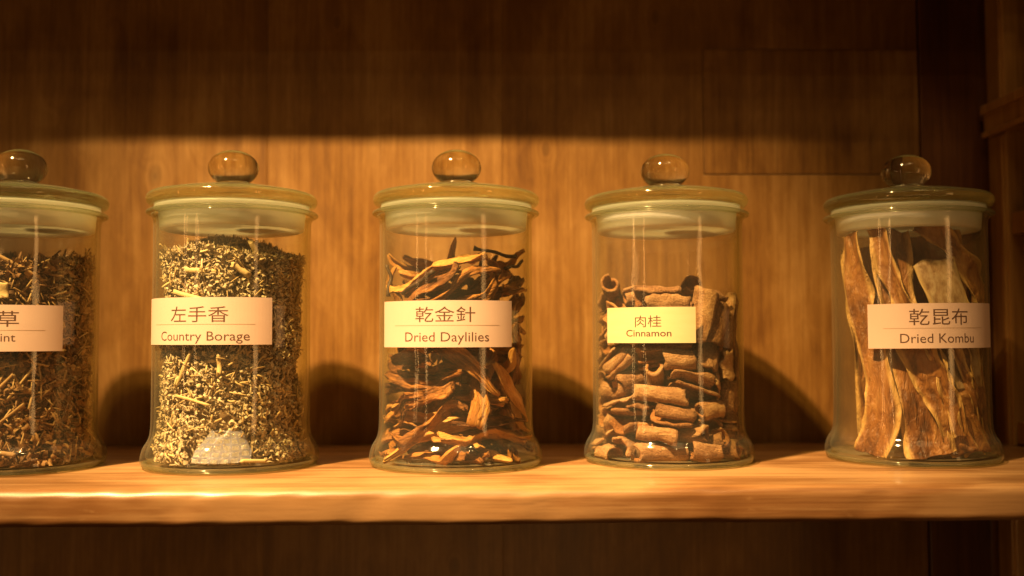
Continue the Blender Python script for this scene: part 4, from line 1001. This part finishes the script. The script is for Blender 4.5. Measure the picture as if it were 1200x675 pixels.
# ---------------------------------------------------------------- kombu: long strips standing in the jar, each built to its own course
def spline(P, u):
    n = len(P) - 1; t = min(u * n, n - 1e-6); i = int(t); f = t - i
    g = lambda k: Vector(P[max(0, min(n, k))])
    a, b, c, d = g(i - 1), g(i), g(i + 1), g(i + 2)
    return .5 * ((2 * b) + (c - a) * f + (2 * a - 5 * b + 4 * c - d) * f * f + (3 * b - a - 3 * c + d) * f ** 3)
def kombu(P, face, width, seed, label, wave=.16, curl=.5, roll=0., mat='kombu', th=.13):
    """P: course from top to bottom; face: which way (degrees, 0 = viewer) the flat side looks at top and bottom"""
    w = wob(seed); w2 = wob(seed + 5); nu, nv = 72, 24; X, Y = JX[4]
    def pos(u, v):
        c = spline(P, u); T = (spline(P, min(1, u + .01)) - spline(P, max(0, u - .01))).normalized()
        fa = math.radians(face[0] + (face[1] - face[0]) * u + 9 * w(u * 3, 7))
        Nn = Vector((math.sin(fa), -math.cos(fa), 0)); B = T.cross(Nn).normalized(); Nn = B.cross(T).normalized()
        s = 2 * v - 1; wd = (width[0] + (width[1] - width[0]) * u) * (1 + .09 * w(u * 6, 2)) * .5
        e = abs(s) ** 3
        off = .10 * w(u * 9 + 3 * v, v * 7) + 1.6 * wave * e * (math.sin(u * 17 + (3 if s > 0 else 0) + 2 * w(u * 4, s)) + .6 * w2(u * 9, s * 2)) + curl * s * s * wd * .35 + .07 * w2(u * 5, s * 2) + .055 * w(u * 20, s * 8)
        edge = wd * s * (1 - .10 * e * (1 + w2(u * 11, s)))
        p = c + B * edge + Nn * off
        if u < .01 or u > .99: p = p + T * (.25 * w2(v * 5, 3 if u < .5 else 8))
        d = math.hypot(p.x, p.y); lim = inner_r(p.z) - .06
        if d > lim: p.x *= lim / d; p.y *= lim / d
        p.z = max(p.z, .46)
        return p, Nn, 1 - .45 * e
    V, F = shell_mesh('kombu', pos, nu, nv, th)
    o = obj('kombu_strip', V, F, M[mat]); o.location = (X * CM, Y * CM, .0004)
    at = o.data.attributes.new('margin', 'FLOAT', 'POINT')
    at.data.foreach_set('value', [abs(2 * (k % (nv + 1)) / nv - 1) for k in range(len(V))])
    return tag(o, label, 'seaweed', 'strips of dried kombu in one jar')
kombu([(-2.0, -1.9, 15.3), (-1.9, -2.7, 11), (-1.2, -3.4, 6), (-.7, -3.9, 2.4), (-.35, -4.5, .6)], (-14, 6), (2.8, 3.9), 1, 'broad brown kombu strip standing at the front of its jar', .16, -.25)
kombu([(-4.2, -1.0, 15.2), (-4.1, -1.6, 11), (-3.4, -2.7, 6.5), (-3.3, -3.1, 3), (-4.1, -2.7, .6)], (-62, -28), (2.0, 2.9), 2, 'wavy kombu strip with a pale edge at the left side of its jar', .26, .5)
kombu([(-3.0, -2.6, 15.6), (-2.5, -3.2, 12.5), (-1.8, -3.9, 10), (-1.3, -4.0, 8)], (-55, -40), (1.5, 1.2), 3, 'narrow kombu strip with pale rolled edge running down behind the Dried Kombu label', .14, 1.1)
kombu([(.55, -3.1, 13.2), (1.2, -3.6, 10.5), (1.9, -3.8, 8), (2.4, -3.6, 5)], (2, 12), (2.9, 2.4), 4, 'cut kombu strip with a greyish white face and square top above the Dried Kombu label', .05, -.3, mat='kombu_pale')
kombu([(-1.4, -3.6, 8.6), (-.3, -3.9, 5.8), (.8, -4.1, 3.4), (1.9, -4.2, .9)], (-32, -20), (2.6, 2.4), 5, 'kombu strip with a bright lower left edge slanting to the middle of the jar bottom', .14, .9)
kombu([(.1, -3.2, 9.5), (1.2, -3.5, 6.2), (2.3, -3.6, 3.6), (3.2, -3.5, .9)], (-38, -10), (2.4, 2.5), 6, 'dark kombu strip slanting behind the middle one', .2, 1.0)
kombu([(1.9, -3.0, 9.5), (2.7, -3.1, 6.2), (3.6, -2.9, 3.4), (4.2, -2.4, 1.0)], (-20, 20), (2.4, 2.6), 7, 'kombu strip with a curled end at the right of the jar bottom', .2, .9)
kombu([(-.4, -2.4, 15.7), (1.0, -2.7, 15.0), (2.4, -2.6, 13.3), (3.6, -2.2, 11.5), (3.7, -1.9, 9.5), (3.2, -2.2, 7.6)], (10, 40), (1.5, 2.3), 8, 'dark kombu strip bending across the top right of its jar', .2, .8)
kombu([(2.3, -.6, 15.7), (3.3, -1.0, 13.6), (4.0, -1.3, 11), (4.3, -1.0, 7), (4.2, -.6, 2.6)], (30, 52), (2.0, 2.4), 9, 'dark kombu strip against the right side of its jar', .2, .6)
kombu([(0, 1.2, 15.2), (.6, .8, 10), (1.2, .2, 5), (1.5, -.4, .8)], (0, 0), (4.4, 4.6), 10, 'broad dark kombu strip in the middle of the jar behind the others', .2, .3)
kombu([(-2.6, 1.6, 14.6), (-2.2, 1.2, 9), (-1.8, 1.0, .8)], (-10, -10), (3.4, 3.6), 11, 'kombu strip at the back left of the jar', .2, .4)
kombu([(-.9, -4.0, 9.3), (.1, -4.25, 6.8), (.8, -4.3, 4.4), (1.4, -4.5, 1.9)], (-48, -35), (1.1, 1.0), 12, 'narrow kombu strip with a rolled pale edge in front, left of the slanting pair', .2, 1.3)
kombu([(1.0, -3.95, 9.2), (2.0, -3.95, 6.5), (2.9, -3.7, 4.0), (3.6, -3.3, 1.5)], (-30, -5), (1.2, 1.1), 13, 'narrow kombu strip with a rolled pale edge right of the middle of the jar', .22, 1.2)
